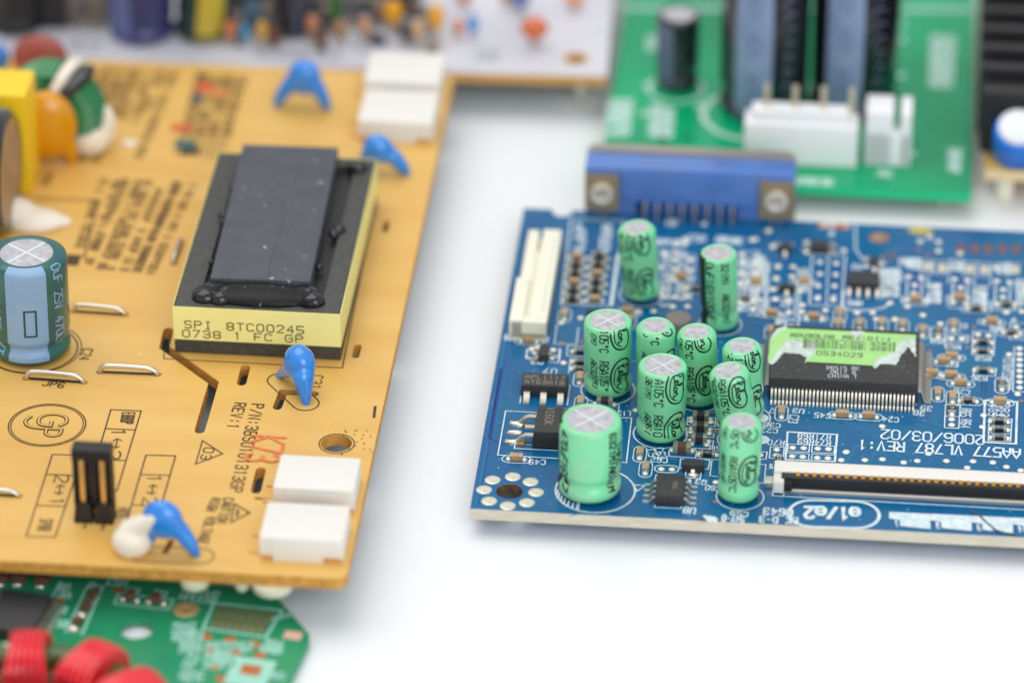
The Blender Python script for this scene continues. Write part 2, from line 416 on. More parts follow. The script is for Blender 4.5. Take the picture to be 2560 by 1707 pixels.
def chip(B, proto, name, px, py, vert=False, z=0, rot=0, ovalring=False):
    b, t, l, wd, h, fil, ink, tl = proto
    x, y, zz = B.P(px, py, h*.5); zz = B.t
    a = (math.pi/2 if vert else 0)+rot
    o = put(b, name, B.e, (x, y, zz), a)
    for sg in (-1, 1):
        put(t, 'terminal', o, (sg*l/2 if sg < 0 else l/2, 0, 0), 0 if sg < 0 else math.pi)
        if fil: put(me_fil, 'solder_fillet', o, (sg*(l/2+.12), 0, .0), 0)
    if ink: put(ink, 'printing', o, (0, 0, h+.005), 0)
    if ovalring:
        k = wd/2+.38
        c = Vector((x, y)); d = Vector((math.cos(a), math.sin(a)))*(l/2+.18)
        B.silk.ribbon(stadium(c-d, c+d, k), .14, B.t+.045, None, True)
    return o
P_cap = chipproto(1.7, .9, .85, m_tan)
P_cap8 = chipproto(2.3, 1.4, 1.1, m_brown)
P_blk = chipproto(2.1, 1.15, 1.0, m_ic)
inkmb = {}
def inkmesh(st, size=.5, adv=.34):
    if st not in inkmb:
        mb = MB(); lettering(mb, st, (adv*(len(st)-1)/2, 0), (-1, 0), size, adv, .06); inkmb[st] = mb.mesh('printing', m_icink2)
    return inkmb[st]
def P_res(st): return chipproto(1.9, 1.05, .5, m_black, ink=inkmesh(st), tl=.2)
PR = {k: P_res(k) for k in ('102', '022', '220', '191')}

# --- electrolytic capacitors
LOGO_OUT = smoothpts([(0, .3), (.35, 1.1), (1.3, 1.35), (2.6, 1.15), (4.0, 1.3), (5.0, .95), (5.25, .1), (4.7, -.9), (3.2, -1.45), (1.5, -1.3), (.3, -.6)], 5, True)
LOGO_IN = smoothpts([(.95, .15), (1.05, -.45), (1.5, -.8), (2.5, -.95), (3.7, -.9), (4.5, -.45), (4.75, .1)], 4)
SCRIPT = [smoothpts(p, 3) for p in (
    [(.75, .25), (1.15, .35), (1.45, .75), (1.25, 1.05), (1.0, .85), (1.1, .3), (1.0, -.2), (1.25, -.4), (1.8, -.3)],
    [(1.8, -.2), (2.1, .05), (2.0, .25), (1.8, .1), (1.85, -.3), (2.2, -.35)],
    [(2.3, -.2), (2.65, .6), (2.55, .95), (2.4, .6), (2.45, -.25), (2.7, -.35)],
    [(3.05, .1), (2.8, 0), (2.8, -.35), (3.1, -.4), (3.25, -.1), (3.05, .1)],
    [(3.45, .1), (3.5, -.4)], [(3.5, -.1), (3.8, .15), (3.95, -.05), (3.95, -.4), (4.3, -.35)])]
def capprofile(r, h, neck=True, rim=.75):
    pr = [(r*.8, .0), (r*.95, .12), (r, .6), (r, 1.35)]
    if neck: pr += [(r*.975, 1.6), (r*.91, 2.0), (r*.885, 2.35), (r*.91, 2.7), (r*.975, 3.2), (r, 3.6)]
    else: pr += [(r, 2.2)]
    pr += [(r, h-1.0), (r*.985, h-.55), (r*(rim+.215), h-.2), (r*(rim+.12), h-.01), (r*(rim+.05), h), (r*rim, h-.1)]
    return pr
def capacitor(B, base, top, dia, cols, x_vent=False, sleeve=None, ink=None, stripe=None, lift=.4, name='capacitor', label=None, topm=None, neck=True, lead=True, hgt=None, rim=.75):
    sleeve = sleeve or m_green; ink = ink or m_cink
    p, ax, ln = B.stand(base, top, lift)
    if hgt: ln = hgt
    r = dia/2; q = Vector((0, 0, 1)).rotation_difference(ax); face = B.facing(*base)
    q = q @ Matrix.Rotation(face, 3, 'Z').to_quaternion()      # local +x faces the camera
    pr = capprofile(r, ln, neck, rim)
    mb = MB(); mb.lathe(pr, 48, cap1=False); o = mb.build(name, sleeve, B.e, p, q, smooth=60)
    if label: o['label'] = label
    mt = MB(); mt.lathe([(r*(rim+.015), ln-.11), (r*.3, ln-.10), (.02, ln-.10)], 36, cap0=False); mt.build('can_top', topm or m_alu, o, smooth=0)
    if x_vent:
        mv = MB()
        for a in (.75, .75+math.pi/2):
            c_, s_ = math.cos(a), math.sin(a); mv.ribbon([(-c_*r*rim*.92, -s_*r*rim*.92), (c_*r*rim*.92, s_*r*rim*.92)], r*.085, ln-.085)
        mv.build('vent_score', m_alu2, o, smooth=0)
    if lead:
        ml = MB()
        for sg in (-1, 1): ml.tube([(0, sg*r*.4, .3), (0, sg*r*.4, -lift)], .25, 8)
        ml.build('lead', m_lead, o)
    # surface coordinates: arc along the profile from the rim down, s along the circumference
    up = pr[2:-2][::-1]; cum = [0]
    for i in range(1, len(up)): cum.append(cum[-1]+math.hypot(up[i][0]-up[i-1][0], up[i][1]-up[i-1][1]))
    tot = cum[-1]
    def wrap(sx, t, z):
        t = max(0, min(tot-1e-4, -t))
        for i in range(1, len(up)):
            if cum[i] >= t:
                k = (t-cum[i-1])/(cum[i]-cum[i-1]); rr = up[i-1][0]+(up[i][0]-up[i-1][0])*k; zz = up[i-1][1]+(up[i][1]-up[i-1][1])*k; break
        rr += .03+z; th = sx/r; return (rr*math.cos(th), rr*math.sin(th), zz+(.03+z)*.4*(1 if t < 1 else 0))
    pm = MB()
    filt = lambda x, y: y < -.02 and -y < tot-.3
    for col in cols:
        kind, ang, t0, per = col[:4]; s0 = R(ang)*r; t = t0
        while t < tot:
            if kind == 'L':
                k = col[4] if len(col) > 4 else 1
                for P, wd, cl in [(LOGO_OUT, .24, True), (LOGO_IN, .15, False)]+[(q_, .19, False) for q_ in SCRIPT]:
                    pts = [(s0+y*k, -(t+x*k)) for x, y in P]; run = []
                    if cl: pts = pts+pts[:2]
                    for p_ in pts:
                        if filt(*p_): run.append(p_)
                        else:
                            if len(run) > 1: pm.ribbon(run, wd, 0, f=wrap)
                            run = []
                    if len(run) > 1: pm.ribbon(run, wd, 0, f=wrap)
            else:
                size, adv, sl, wd = col[4:8]
                lettering(pm, kind, (s0, -(t+adv/2)), (0, -1), size, adv, wd, f=wrap, slant=sl, filt=filt, cw=.74)
            if per <= 0: break
            t += per
    if stripe:
        for a0, a1 in stripe:
            n = max(2, int(abs(a1-a0)/8)); ys = sorted([0.02+i*(tot-.1)/30 for i in range(31)]+[c_ for c_ in cum if .05 < c_ < tot-.1]); ny = len(ys)
            vs = [wrap(R(a0+(a1-a0)*i/n)*r, -y, -.004) for y in ys for i in range(n+1)]
            pm.add(vs, [(j*(n+1)+i, (j+1)*(n+1)+i, (j+1)*(n+1)+i+1, j*(n+1)+i+1) for j in range(ny-1) for i in range(n)], ink)
    if pm.f: pm.build('printing', ink, o, smooth=60)
    return o, p, ax, ln, r, wrap, tot
def std(logo, off=0, k=1, per=6.75, code='A632(M)', rga=-42, code_a=-68):
    return [('L', logo, off+4.6-.0-per, per, k), ('RGA105°C', logo+rga, off+4.6-per, per, 1.1*k, .69, 0, .15), (code, logo+code_a, off+4.7-per, per, .9*k, .66, .25, .13)]
capacitor(bb, (1520, 967), (1520, 799), 6.35, std(33), True, label='green capacitor with cross scored top, left of the cluster')
capacitor(bb, (1651.5, 1078), (1657, 911), 6.4, std(35, 1.3, code='A636(M)'), True, label='green capacitor with cross scored top in the middle of the cluster')
capacitor(bb, (1639, 988), (1639.4, 812), 5.15, std(44, -1.6, .86, code='A632(M)', rga=-46, code_a=-78), rim=.66, label='narrow green capacitor with plain top behind the middle cross scored one')
capacitor(bb, (1748, 994), (1741, 827.5), 5.2, std(22, -.4, .86, rga=-44, code_a=-75), rim=.66, label='narrow green capacitor with plain top at the centre of the cluster')
capacitor(bb, (1861, 1031), (1855, 863), 5.2, std(38, .6, .86, rga=-46, code_a=-74), rim=.66, label='narrow green capacitor with plain top beside the big labelled chip')
capacitor(bb, (1850, 1095), (1820.5, 924.7), 5.25, std(24, 2.2, .86, rga=-44, code_a=-72), rim=.66, label='narrow green capacitor leaning to the left')
capacitor(bb, (1845, 1232), (1855, 1052), 5.3, std(26, -.6, .86, rga=-44, code_a=-78), rim=.66, label='narrow green capacitor nearest the board front edge')
capacitor(bb, (1604.5, 730), (1591, 568), 5.2, std(16, .8, .86, rga=-44, code_a=-72), lift=.9, rim=.66, label='narrow green capacitor leaning beside the video connector')
capacitor(bb, (1800.6, 806), (1795, 631), 5.1, [('0uF16V100uF', -26, .3, 0, 1.0, .86, 0, .16), ('32(M)', 22, .4, 0, .95, .7, .2, .16), ('A632(M)', 22, 5.2, 0, .95, .7, .2, .16)], stripe=[(-110, -42)], label='narrow green capacitor with a wide black stripe')
capacitor(bb, (1474, 1219), (1476, 1046), 8.0, [('470uF16V47', -55, .6, 0, 1.3, .92, .2, .22), ('632(M)A63(M)', 46, .6, 0, 1.1, .82, .2, .22), ('1HKC', 66, 2.5, 0, 1.1, .9, .2, .22)], True, stripe=[(-128, -76)], label='fat green capacitor at the board front left')
for px, py, rr in ((1520, 975, 3.55), (1651, 1084, 3.5), (1748, 998, 3.0), (1850, 1242, 3.0), (1604, 738, 3.0), (1800, 812, 2.9), (1870, 1045, 2.9), (1850, 1100, 2.9)):
    bb.ring(px, py, rr, .17, n=48)
bb.ring(1488, 1226, 5.05, .24, n=60)
c0 = bb.L(1488, 1226)
for k in range(7):
    a = R(196+k*8.5); c1 = c0+Vector((math.cos(a), math.sin(a)))*4.95; bb.silk.ribbon([c1, c1+Vector((0.05, 1.1 if k < 6 else 1.5))], .22 if k < 6 else .4, bb.t+.045)
blackfill = MB(); 

# --- video connector
vp = bb.P(1720, 545)
l0 = bb.L(1462, 545); l1 = bb.L(1980, 571)
vx0, vx1 = l0.x-.2, l1.x+.1; vy = (l0.y+l1.y)/2
vo = bpy.data.objects.new('video_connector', None); COL.objects.link(vo); vo.parent = E_; vo.location = (0, vy*U, bb.t*U); vo['label'] = 'blue socket with steel flange on the back edge'
mid = (vx0+vx1)/2; hw = (vx1-vx0)/2
m_vblue = mat('blue socket plastic', (80, 124, 200), .2, coat=.6, var=.6, vscale=.25, col2=(92, 122, 178), bump=.02, bscale=1)
m_steel = mat('nickel flange', (168, 160, 152), .35, metal=.45)
m_brkt = mat('bracket brass', (160, 140, 108), .4, metal=.3)
s = MB(); s.box(vx0, vx1, 1.5, 6.0, 2.6, 7.4, bev=.45); s.box(vx0+hw*.36, vx1-hw*.36, 1.1, 4, 2.4, 6.6, bev=.25)
s.box(vx0+.2, vx0+hw*.50, 1.6, 4, .05, 3); s.box(vx1-hw*.50, vx1-.2, 1.6, 4, .05, 3); s.box(vx0+hw*.5, vx1-hw*.5, 3.2, 4, .05, 3)
s.build('housing', m_vblue, vo)
s = MB(); s.box(mid-7.0, mid+6.9, 1.9, 3.1, .06, 2.5); s.build('recess_shade', mat('recess shade blue', (16, 40, 110), .5), vo)  # dark blue plate behind the leads, the shade inside the socket set as colour
s = MB(); s.poly([(vx0-.1, -3.4), (vx1+.1, -3.4), (vx1+.1, 6.6), (vx1-.3, 7.3), (vx1-1.2, 7.7), (vx0+1.2, 7.7), (vx0+.3, 7.3), (vx0-.1, 6.6)], (), 0, 1.9); s.v = [(x, 7.9-z, y) for x, y, z in s.v]
s.build('flange', m_steel, vo)
for cx in (vx0+2.45, vx1-2.45):
    s = MB(); s.poly([(cx-2.35, 0), (cx+2.35, 0), (cx+2.35, 5.7), (cx-2.35, 5.7)], [circle(cx, 3.1, 1.3, 20)], 0, .45)
    s.v = [(x, 1.45-z, y+.75) for x, y, z in s.v]; s.build('bracket', m_brkt, vo, smooth=0)
    s = MB(); s.lathe([(1.55, 0), (1.6, .6), (1.1, .7), (1.05, .2)], 20, cap1=False); s.v = [(x+cx, 1.0-z, y+3.7) for x, y, z in s.v]
    s.build('threaded_insert', mat('bright insert', (246, 236, 224), .3, metal=.5), vo)
    s = MB(); s.lathe([(1.0, 0), (.9, .5), (.3, .65)], 16); s.v = [(x+cx, 1.1-z, y+3.2) for x, y, z in s.v]; s.build('screw_end', mat('nickel end', (236, 222, 210), .2, metal=.7), vo)
    for sg in (-.5, .5):
        s = MB(); s.box(cx+sg-.16, cx+sg+.16, 1.0, 1.3, -.1, .9); s.build('bracket_leg', m_steel, vo)
for k in range(8):
    x = mid-6.1+k*1.75
    s = MB(); s.strip([(2.4, 2.6), (.9, 2.4), (.3, 2.0), (.0, 1.0), (.0, -.1)], x, .36, .25); s.build('lead', mat('dull blue grey lead', (140, 146, 170), .4, metal=.4), vo)
    s = MB(); s.box(x+.6, x+1.1, 1.4, 3.4, .2, 2.5); s.build('rib', m_vblue, vo, smooth=0)
for px, py in ((1557, 590), (1712, 598), (1760, 560), (1921, 578), (1880, 600)): put(me_dot, 'solder_dot', E_, bb.P(px, py), 0)

# --- white ribbon header, left
a0 = bb.L(1277, 806, 2.6); a1 = bb.L(1366, 812, 2.6); a2 = bb.L(1305, 573, 2.6)
x0, x1, y0, y1 = a0.x, a1.x, a0.y-.2, a2.y
s = MB()
s.box(x0, x1, y0, y1, 0, 1.2, bev=.1)
s.box(x0-.2, x0+1.6, y0, y0+(y1-y0)*.45, .3, 3.1, bev=.15); s.box(x0+.25, x0+1.75, y0+(y1-y0)*.45, y1, .3, 2.6, bev=.15)
s.box(x0+2.3, x1, y0+.5, y1, .3, 2.8, bev=.15); s.box(x0, x1, y0, y0+1.6, .3, 2.9, bev=.15); s.box(x0+1.5, x0+2.5, y0+1, y0+(y1-y0)*.8, .3, 2.2, bev=.1)
s.build('ribbon_header', m_ivory, E_, (0, 0, bb.t))
s = MB(); s.box(x1-.9, x1-.6, y0+3, y1-2, 2.7, 2.83); s.build('groove_shade_strip', mat('groove shade ivory', (222, 218, 200), .6), E_, (0, 0, bb.t))  # slightly raised darker strip, groove shade painted in ivory, nothing cut

# --- QFP chip
qf = bb.L(1929, 945.5, 3.1); qr = bb.L(2288, 961, 3.1)
qw = 20.0; qd = 13.6; qcx = (qf.x+qr.x)/2; qy0 = (qf.y+qr.y)/2-.15; qcy = qy0+qd/2
s = MB(); s.box(-qw/2+.2, qw/2-.2, -qd/2, qd/2, 1.75, 3.1, taper=.22, bev=.06); s.box(-qw/2+.2, qw/2-.2, -qd/2, qd/2, .5, 1.75, bev=.06)
q = s.build('flat_pack_chip', m_ic, E_, (qcx, qcy, bb.t)); q['label'] = 'large black chip with torn lime green sticker'
ml = MB(); ml.strip([(.1, 1.75), (-.35, 1.75), (-.6, 1.5), (-.85, .3), (-1.15, .12), (-1.75, .1)], 0, .24, .15); lead = ml.mesh('lead', m_lead)
for i in range(38):
    x = -9.25+i*.5
    put(lead, 'lead', q, (x, -qd/2, 0), 0); put(lead, 'lead', q, (x, qd/2, 0), math.pi)
for i in range(25):
    y = -6.1+i*.5
    put(lead, 'lead', q, (-qw/2+.2, y, 0), -math.pi/2); put(lead, 'lead', q, (qw/2-.2, y, 0), math.pi/2)
m_lab = mat('lime sticker', (158, 216, 124), .55, var=.5, vscale=.3, col2=(178, 222, 148))
m_tear = mat('torn paper fibre', (222, 230, 222), .85, var=.8, vscale=.9, col2=(176, 196, 186), bump=.15, bscale=2.2)
m_resid = mat('glue residue', (96, 104, 98), .8, var=.9, vscale=1.2, col2=(60, 64, 62))
def QP(zx, zy): 
    v = bb.L(1900+zx*.2424, 800+zy*.2424, 3.15); return (v.x-qcx, v.y-qcy)
def jag(P, amp=.12, n=5, closed=True):
    o = []; k = len(P)
    for i in range(k):
        a, b = Vector(P[i]), Vector(P[(i+1) % k]); m_ = max(1, int((b-a).length/.35))
        for j in range(m_): p = a.lerp(b, j/m_); o.append((p.x+random.uniform(-amp, amp), p.y+random.uniform(-amp, amp)))
    return o
s = MB()
s.poly(jag([QP(*p) for p in ((175, 85), (285, 60), (300, 200), (605, 235), (610, 310), (470, 445), (485, 385), (400, 350), (250, 330), (130, 460), (90, 430), (105, 200))], .13), (), 3.1, 3.19)
s.poly(jag([QP(*p) for p in ((1608, 190), (1530, 190), (1410, 235), (1380, 330), (1230, 375), (1150, 310), (1080, 320), (1040, 390), (1120, 430), (1180, 500), (1260, 450), (1400, 460), (1450, 370), (1530, 270), (1604, 380))], .14), (), 3.1, 3.2)
s.poly(jag([QP(*p) for p in ((930, 120), (1080, 120), (1010, 200), (970, 190))], .1), (), 3.1, 3.245)
for i in range(60):
    zx, zy = random.uniform(300, 1560), random.uniform(150, 330); p = Vector(QP(zx, zy)); r_ = random.uniform(.05, .34)**1.2
    s.poly([(p.x+r_*random.uniform(.5, 1.5)*math.cos(a), p.y+r_*random.uniform(.4, 1.2)*math.sin(a)) for a in (0, .9, 1.8, 2.7, 3.6, 4.5, 5.4)], (), None, 3.262+.0012*i)
s.build('torn_paper', m_tear, q, smooth=0)
s = MB()
s.poly([QP(*p) for p in ((285, 88), (1612, 158), (1604, 195), (1530, 195), (1420, 240), (1385, 335), (1280, 372), (1200, 400), (1165, 472), (470, 430), (560, 345), (605, 262), (590, 240), (430, 235), (395, 205), (290, 205))], (), 3.15, 3.23)
s.poly([QP(*p) for p in ((200, 120), (285, 100), (275, 215), (210, 290), (150, 360), (118, 430), (84, 432), (108, 215))], (), 3.15, 3.23)
s.build('sticker', m_lab, q, smooth=0)
s = MB()
def qtext(st, a, b, h, wd): 
    A, B = Vector(QP(*a)), Vector(QP(*b)); d = B-A; lettering(s, st, A, d, h, d.length/(len(st)-1), wd, 3.245)
qtext('ADU30L06', (335, 160), (745, 180), .9, .15); qtext('REV:D(-)', (880, 185), (1330, 205), .9, .15); qtext('0534029', (610, 345), (1030, 368), 1.05, .12)
x = 450
while x < 1390:
    wd = random.choice((5, 5, 9, 13)); 
    if not 1090 < x < 1130: s.poly([QP(x, 195+(x-450)*.045), QP(x+wd, 195+(x-450)*.045), QP(x-6+wd, 290+(x-450)*.045), QP(x-6, 290+(x-450)*.045)], (), None, 3.25)
    x += wd+random.choice((7, 9, 14, 18))
s.build('sticker_printing', mat('sticker ink', (44, 62, 40), .6), q, smooth=0)
s = MB()
def qt(st, a, b, h):
    A, B = Vector(QP(*a)), Vector(QP(*b)); d = B-A; lettering(s, st, A, d, h, d.length/(len(st)-1), .1, 3.12)
qt('D6515 BC', (705, 487), (1010, 497), .78); qt('0617 8', (745, 530), (968, 540), .75); qt('CHINA T', (720, 572), (985, 580), .8)
s.build('chip_marking', m_icink2, q, smooth=0)
s = MB()
for i in range(260):
    zx = random.gauss(1430, 110) if i < 150 else random.gauss(350, 120); zy = random.gauss(470, 60) if i < 150 else random.gauss(400, 70)
    if not (140 < zx < 1590 and 330 < zy < 640): continue
    p = Vector(QP(zx, zy)); r_ = random.uniform(.02, .07)
    s.poly([(p.x+r_*random.uniform(.5, 1.6)*math.cos(a), p.y+r_*random.uniform(.5, 1.3)*math.sin(a)) for a in (0, 1.3, 2.6, 3.9, 5.1)], (), None, 3.12+.002*(i % 8))
for g in range(1): s.build('sticker_residue', mat('sticker crumbs', (140, 170, 140), .8), q, smooth=0)

# --- small outline packages
def body(name, B, px, py, w_, d_, h, label=None, par=None, top=None):
    x, y, _ = B.P(px, py, h); mb = MB(); mb.box(-w_/2, w_/2, -d_/2, d_/2, h*.5, h, taper=.12, bev=.05); mb.box(-w_/2, w_/2, -d_/2, d_/2, .1, h*.5, bev=.04)
    o = mb.build(name, m_ic, B.e, (x, y, B.t)); 
    if label: o['label'] = label
    return o
def gull(name, h, out, wd, th=.16):
    mb = MB(); mb.strip([(.1, h), (-.2, h), (-.45, h*.75), (-.6, .25), (-.8, .1), (-out, .1)], 0, wd, th); return mb.mesh(name, m_lead)
# voltage regulator, 3 legs
o = body('regulator_chip', bb, 1362, 949, 6.1, 3.3, 1.7, 'black three legged chip left of the capacitors')
g = gull('lead', .8, 1.9, .8); 
for x in (-2.2, 0, 2.25): put(g, 'lead', o, (x, -1.65, 0), 0)
mb = MB(); lettering(mb, 'APL1117', (-2.3, .55), (1, 0), .85, .77, .1); lettering(mb, 'AT63M18', (-2.3, -.65), (1, 0), .85, .77, .1); mb.build('chip_marking', m_icink, o, (0, 0, 1.71), smooth=0)
# power regulator with bent legs to the left
x, y, _ = bb.P(1392, 1050, 2.4)
mb = MB(); mb.box(-2.9, 3.9, -3.2, 3.2, 1.2, 2.45, taper=.2, bev=.08); mb.box(-2.9, 3.9, -3.2, 3.2, .1, 1.2, bev=.06)
o = mb.build('power_regulator', m_ic, E_, (x, y, bb.t)); o['label'] = 'black square regulator with legs soldered on the left'
mb = MB(); lettering(mb, 'APL1084', (1.1, 2.5), (0, -1), 1.0, .82, .11); lettering(mb, 'WI60K', (-1.0, 2.5), (0, -1), 1.0, .85, .11); mb.build('chip_marking', m_icink, o, (0, 0, 2.46), smooth=0)
for yy, ln in ((2.2, 3.4), (-.3, 1.2), (-2.2, 3.6)):
    mb = MB(); mb.strip([(.1, 1.3), (-.9, 1.3), (-1.5, 1.0), (-2.1, .3), (-2.6, .14), (-ln, .12)] if ln > 2 else [(.1, 1.3), (-1.2, 1.3)], 0, .75, .3)
    put(mb.mesh('lead', m_lead), 'lead', o, (-2.9, yy, 0), -math.pi/2)
mb = MB(); mb.box(3.9, 5.6, -3.0, 3.0, .05, .35, bev=.05); mb.build('heat_tab', m_copper, o)
for px, py, rx, ry in ((1294, 1061, 1.15, .5), (1288, 1083, 1.2, .42), (1290, 1107, 1.45, .5), (1300, 1063, .8, .55)):
    put(disc_mesh(rx, ry, .45, 'solder_fillet', m_solder), 'solder_pad', E_, bb.P(px, py), 0)
for px, py in ((1305, 1063), (1302, 1110)): put(disc_mesh(.7, .35, .5, 'flux', mat('amber flux', (200, 140, 40), .3, metal=.3)), 'flux_stain', E_, bb.P(px, py), 0)
bb.line([(1342, 1032), (1264, 1028), (1244.5, 1138), (1400, 1147)], .16); bb.line([(1330, 1112), (1287, 1110), (1286, 1121), (1400, 1127)], .16)
bb.line([(1300, 1008), (1306, 968)], .14); bb.line([(1418, 1013), (1425, 963)], .14)
bb.line([(1542, 1045), (1579, 1045), (1566, 1157), (1549, 1155)], .16)
bb.line([(1530, 1012), (1548, 1013), (1545, 1036)], .14)
# eight lead chips
def so8(px, py, w_, d_, h, side, label, npin=4, pitch=1.27, lw=.42, out=1.5):
    o = body('small_chip', bb, px, py, w_, d_, h, label); g = gull('lead', h*.5, out, lw)
    for i in range(npin):
        t = (i-(npin-1)/2)*pitch
        if side: put(g, 'lead', o, (-w_/2, t, 0), -math.pi/2); put(g, 'lead', o, (w_/2, t, 0), math.pi/2)
        else: put(g, 'lead', o, (t, -d_/2, 0), 0); put(g, 'lead', o, (t, d_/2, 0), math.pi)
    return o
o = so8(1676, 1211, 3.75, 5.1, 1.55, True, 'eight legged black chip near the board front edge')
mb = MB(); lettering(mb, '9926', (0.6, .6), (0, -1), .5, .45, .06); mb.build('chip_marking', m_icink, o, (0, 0, 1.56), smooth=0)
so8(2160, 693, 4.3, 3.3, 1.5, False, 'eight legged black chip near the back edge', lw=.5)
bb.line([(1637, 1200), (1640, 1187), (1693, 1190)], .14); bb.line([(1637, 1263), (1637, 1268), (1703, 1272), (1704, 1264)], .14)
# three-leg transistors
def sot(px, py, w_=2.9, d_=1.4, h=1.1, rot=0, front=1):
    x, y, _ = bb.P(px, py, h); mb = MB(); mb.box(-w_/2, w_/2, -d_/2, d_/2, .1, h, taper=.12, bev=.08)
    o = mb.build('transistor', m_ic, E_, (x, y, bb.t), rot); g = gull('lead', .5, 1.2, .45)
    for xx in ((0,) if front == 1 else (-.95, .95)): put(g, 'lead', o, (xx, -d_/2, 0), 0)
    for xx in ((-.95, .95) if front == 1 else (0,)): put(g, 'lead', o, (xx, d_/2, 0), math.pi)
    return o
sot(1733.6, 1156); sot(1359, 874, rot=math.pi/2); sot(1964, 612, 1.7, 1.5); sot(2049, 609, 2.1, 2.6, rot=math.pi/2, front=2); sot(1968, 712, 2.1, 1.0); sot(2187, 648, 1.0, 2.2); sot(1497, 776, 3.4, 1.0)
put(disc_mesh(.75, .62, .3, 'solder_dot', m_solder), 'solder_pad', E_, bb.P(1733, 1186), 0)
# chips
for px, py in ((1291, 1142), (2106, 1033), (2172, 1036), (2379, 888), (2378, 935), (2402, 954), (2035, 789), (1322, 848)):
    chip(bb, P_cap, 'chip_capacitor', px, py, ovalring=True)
for px, py in ((1600, 1129), (1614, 1167), (1954, 1027), (2381.6, 990), (2100, 782), (2095, 808), (2149, 808), (2205, 806), (2257, 810), (2307, 824), (2384, 810), (1450, 942), (1452, 1003), (1928, 826), (1412, 783)):
    chip(bb, P_cap, 'chip_capacitor', px, py, vert=True, ovalring=True)
chip(bb, P_cap8, 'chip_capacitor', 1705, 1118)
for px, py in ((1752, 1040), (1751, 1066), (1748, 1095), (1512, 1003)): chip(bb, P_blk, 'chip_inductor', px, py)
for px, py, k in ((2458, 853, '102'), (2457, 876, '102'), (2458, 924, '022'), (2498, 1051, '220'), (2498, 1071, '220'), (2498, 1092, '220'), (1769, 1133, '191'), (1452, 877, '220'), (1452, 903, '102'), (1450, 921, '102')):
    chip(bb, PR[k], 'chip_resistor', px, py)
for px, py, k in ((2380, 1022, '191'), (2346, 830, '102'), (1807, 1160, '220'), (1948, 1150, '220')): chip(bb, PR[k], 'chip_resistor', px, py, vert=True)
# resistor network rows (left, soft focus)
for i in range(6):
    for cx in (1443, 1498):
        chip(bb, P_blk if (i+cx) % 3 else P_cap, 'chip_resistor', cx-i*2.3, 641+i*21)
bb.line([(1428, 547), (1560, 553), (1530, 765), (1402, 762)], .22, closed=True)
bb.line([(1400, 610), (1365, 835), (1335, 838)], .3); bb.line([(1545, 640), (1528, 762)], .5)
bb.scribble((1440, 565), (1475, 566), 1.2, .8, rows=5, dy=1.6, wd=.3); bb.scribble((1505, 568), (1545, 570), 1.2, .8, rows=5, dy=1.6, wd=.3)
# inductor disc
s = MB(); s.lathe([(1.75, 0), (1.85, .3), (1.85, 1.5), (1.7, 1.75), (.1, 1.78)], 28); x, y, _ = bb.P(1696, 805, 1); s.build('disc_inductor', mat('grey ferrite', (126, 118, 112), .6, bump=.02), E_, (x, y, bb.t))
# dots
z3 = lambda x, y: (1500+x*.2295, 500+y*.2295)
dots(bb, [z3(*p) for p in ((825, 570), (825, 650), (825, 760), (820, 880), (805, 1060), (790, 1160), (990, 650), (985, 770), (955, 1050), (955, 1160), (1550, 600), (1550, 680), (1535, 790), (1530, 910), (1520, 1110), (1510, 1190), (1700, 690), (1695, 800), (1670, 1110), (1665, 1190), (1690, 430), (1890, 500), (840, 460), (930, 470), (420, 1210), (585, 1210), (1940, 720), (1920, 850), (1900, 970), (1900, 1080), (1870, 1230), (700, 590), (670, 740), (670, 1040))])
z4 = lambda x, y: (1900+x*.2168, 520+y*.2168)
dots(bb, [z4(*p) for p in ((150, 450), (100, 260), (205, 680), (380, 680), (190, 820), (370, 790), (150, 940), (455, 950), (190, 1050), (340, 1070), (180, 1200), (335, 1200), (490, 1120), (485, 1195), (540, 400), (540, 510), (835, 430), (830, 510), (690, 625), (690, 760), (670, 900), (660, 1040), (880, 640), (875, 770), (860, 900), (845, 1060), (965, 490), (1230, 590), (1230, 670), (1400, 640), (755, 1180), (1120, 1210), (1300, 1210), (1340, 1280), (1560, 1280), (545, 1275), (710, 1285), (1500, 1095))])
z5 = lambda x, y: (2200+x*.2041, 540+y*.2041)
dots(bb, [z5(*p) for p in ((495, 310), (610, 260), (715, 320), (715, 430), (980, 460), (350, 745), (505, 760), (425, 850), (415, 945), (335, 1030), (490, 1040), (335, 1110), (910, 775), (1070, 790), (990, 880), (985, 970), (895, 1060), (1060, 1075), (1430, 800), (1590, 815), (1510, 905), (1505, 995), (1430, 1085), (1585, 1100), (1550, 1180), (1740, 1170), (525, 1215), (175, 1270), (740, 1320), (1420, 640), (875, 1500), (1010, 1500), (1200, 1450), (1330, 1465), (1665, 1360), (1665, 1470))])
zq = lambda x, y: (1900+x*.2424, 800+y*.2424)
dots(bb, [zq(*p) for p in ((1260, 1095), (335, 1315), (450, 1320), (595, 1325), (705, 1330), (330, 1405), (440, 1410), (590, 1420), (700, 1425), (170, 1335), (165, 1395), (885, 1362))])
dots(bb, [(2378, 846), (2404.6, 847), (2523, 886), (2544, 985), (2459, 1038), (2456, 1067), (2379, 1048), (2379, 1062), (2116, 1129), (2162, 1150), (2206, 1148), (2259, 1156), (2293, 1152), (2321, 1134), (2366, 1152), (2418, 1169), (2432.6, 1153), (2482, 1156), (2516, 1167), (2552, 1176), (2103, 1150), (1653, 1172), (1680, 1173), (1409, 907), (1590, 1025), (1338, 882), (1345, 867), (1383, 875), (1380, 894), (1729, 1053), (1777, 1055), (1727, 1080), (1773, 1083), (1727, 1110), (1767, 1111), (1790, 1205), (1900, 1137), (1280, 823), (1330, 872), (1452, 795), (1403, 807)])
dots(bb, [(2549, 871+14*k) for k in range(8)])
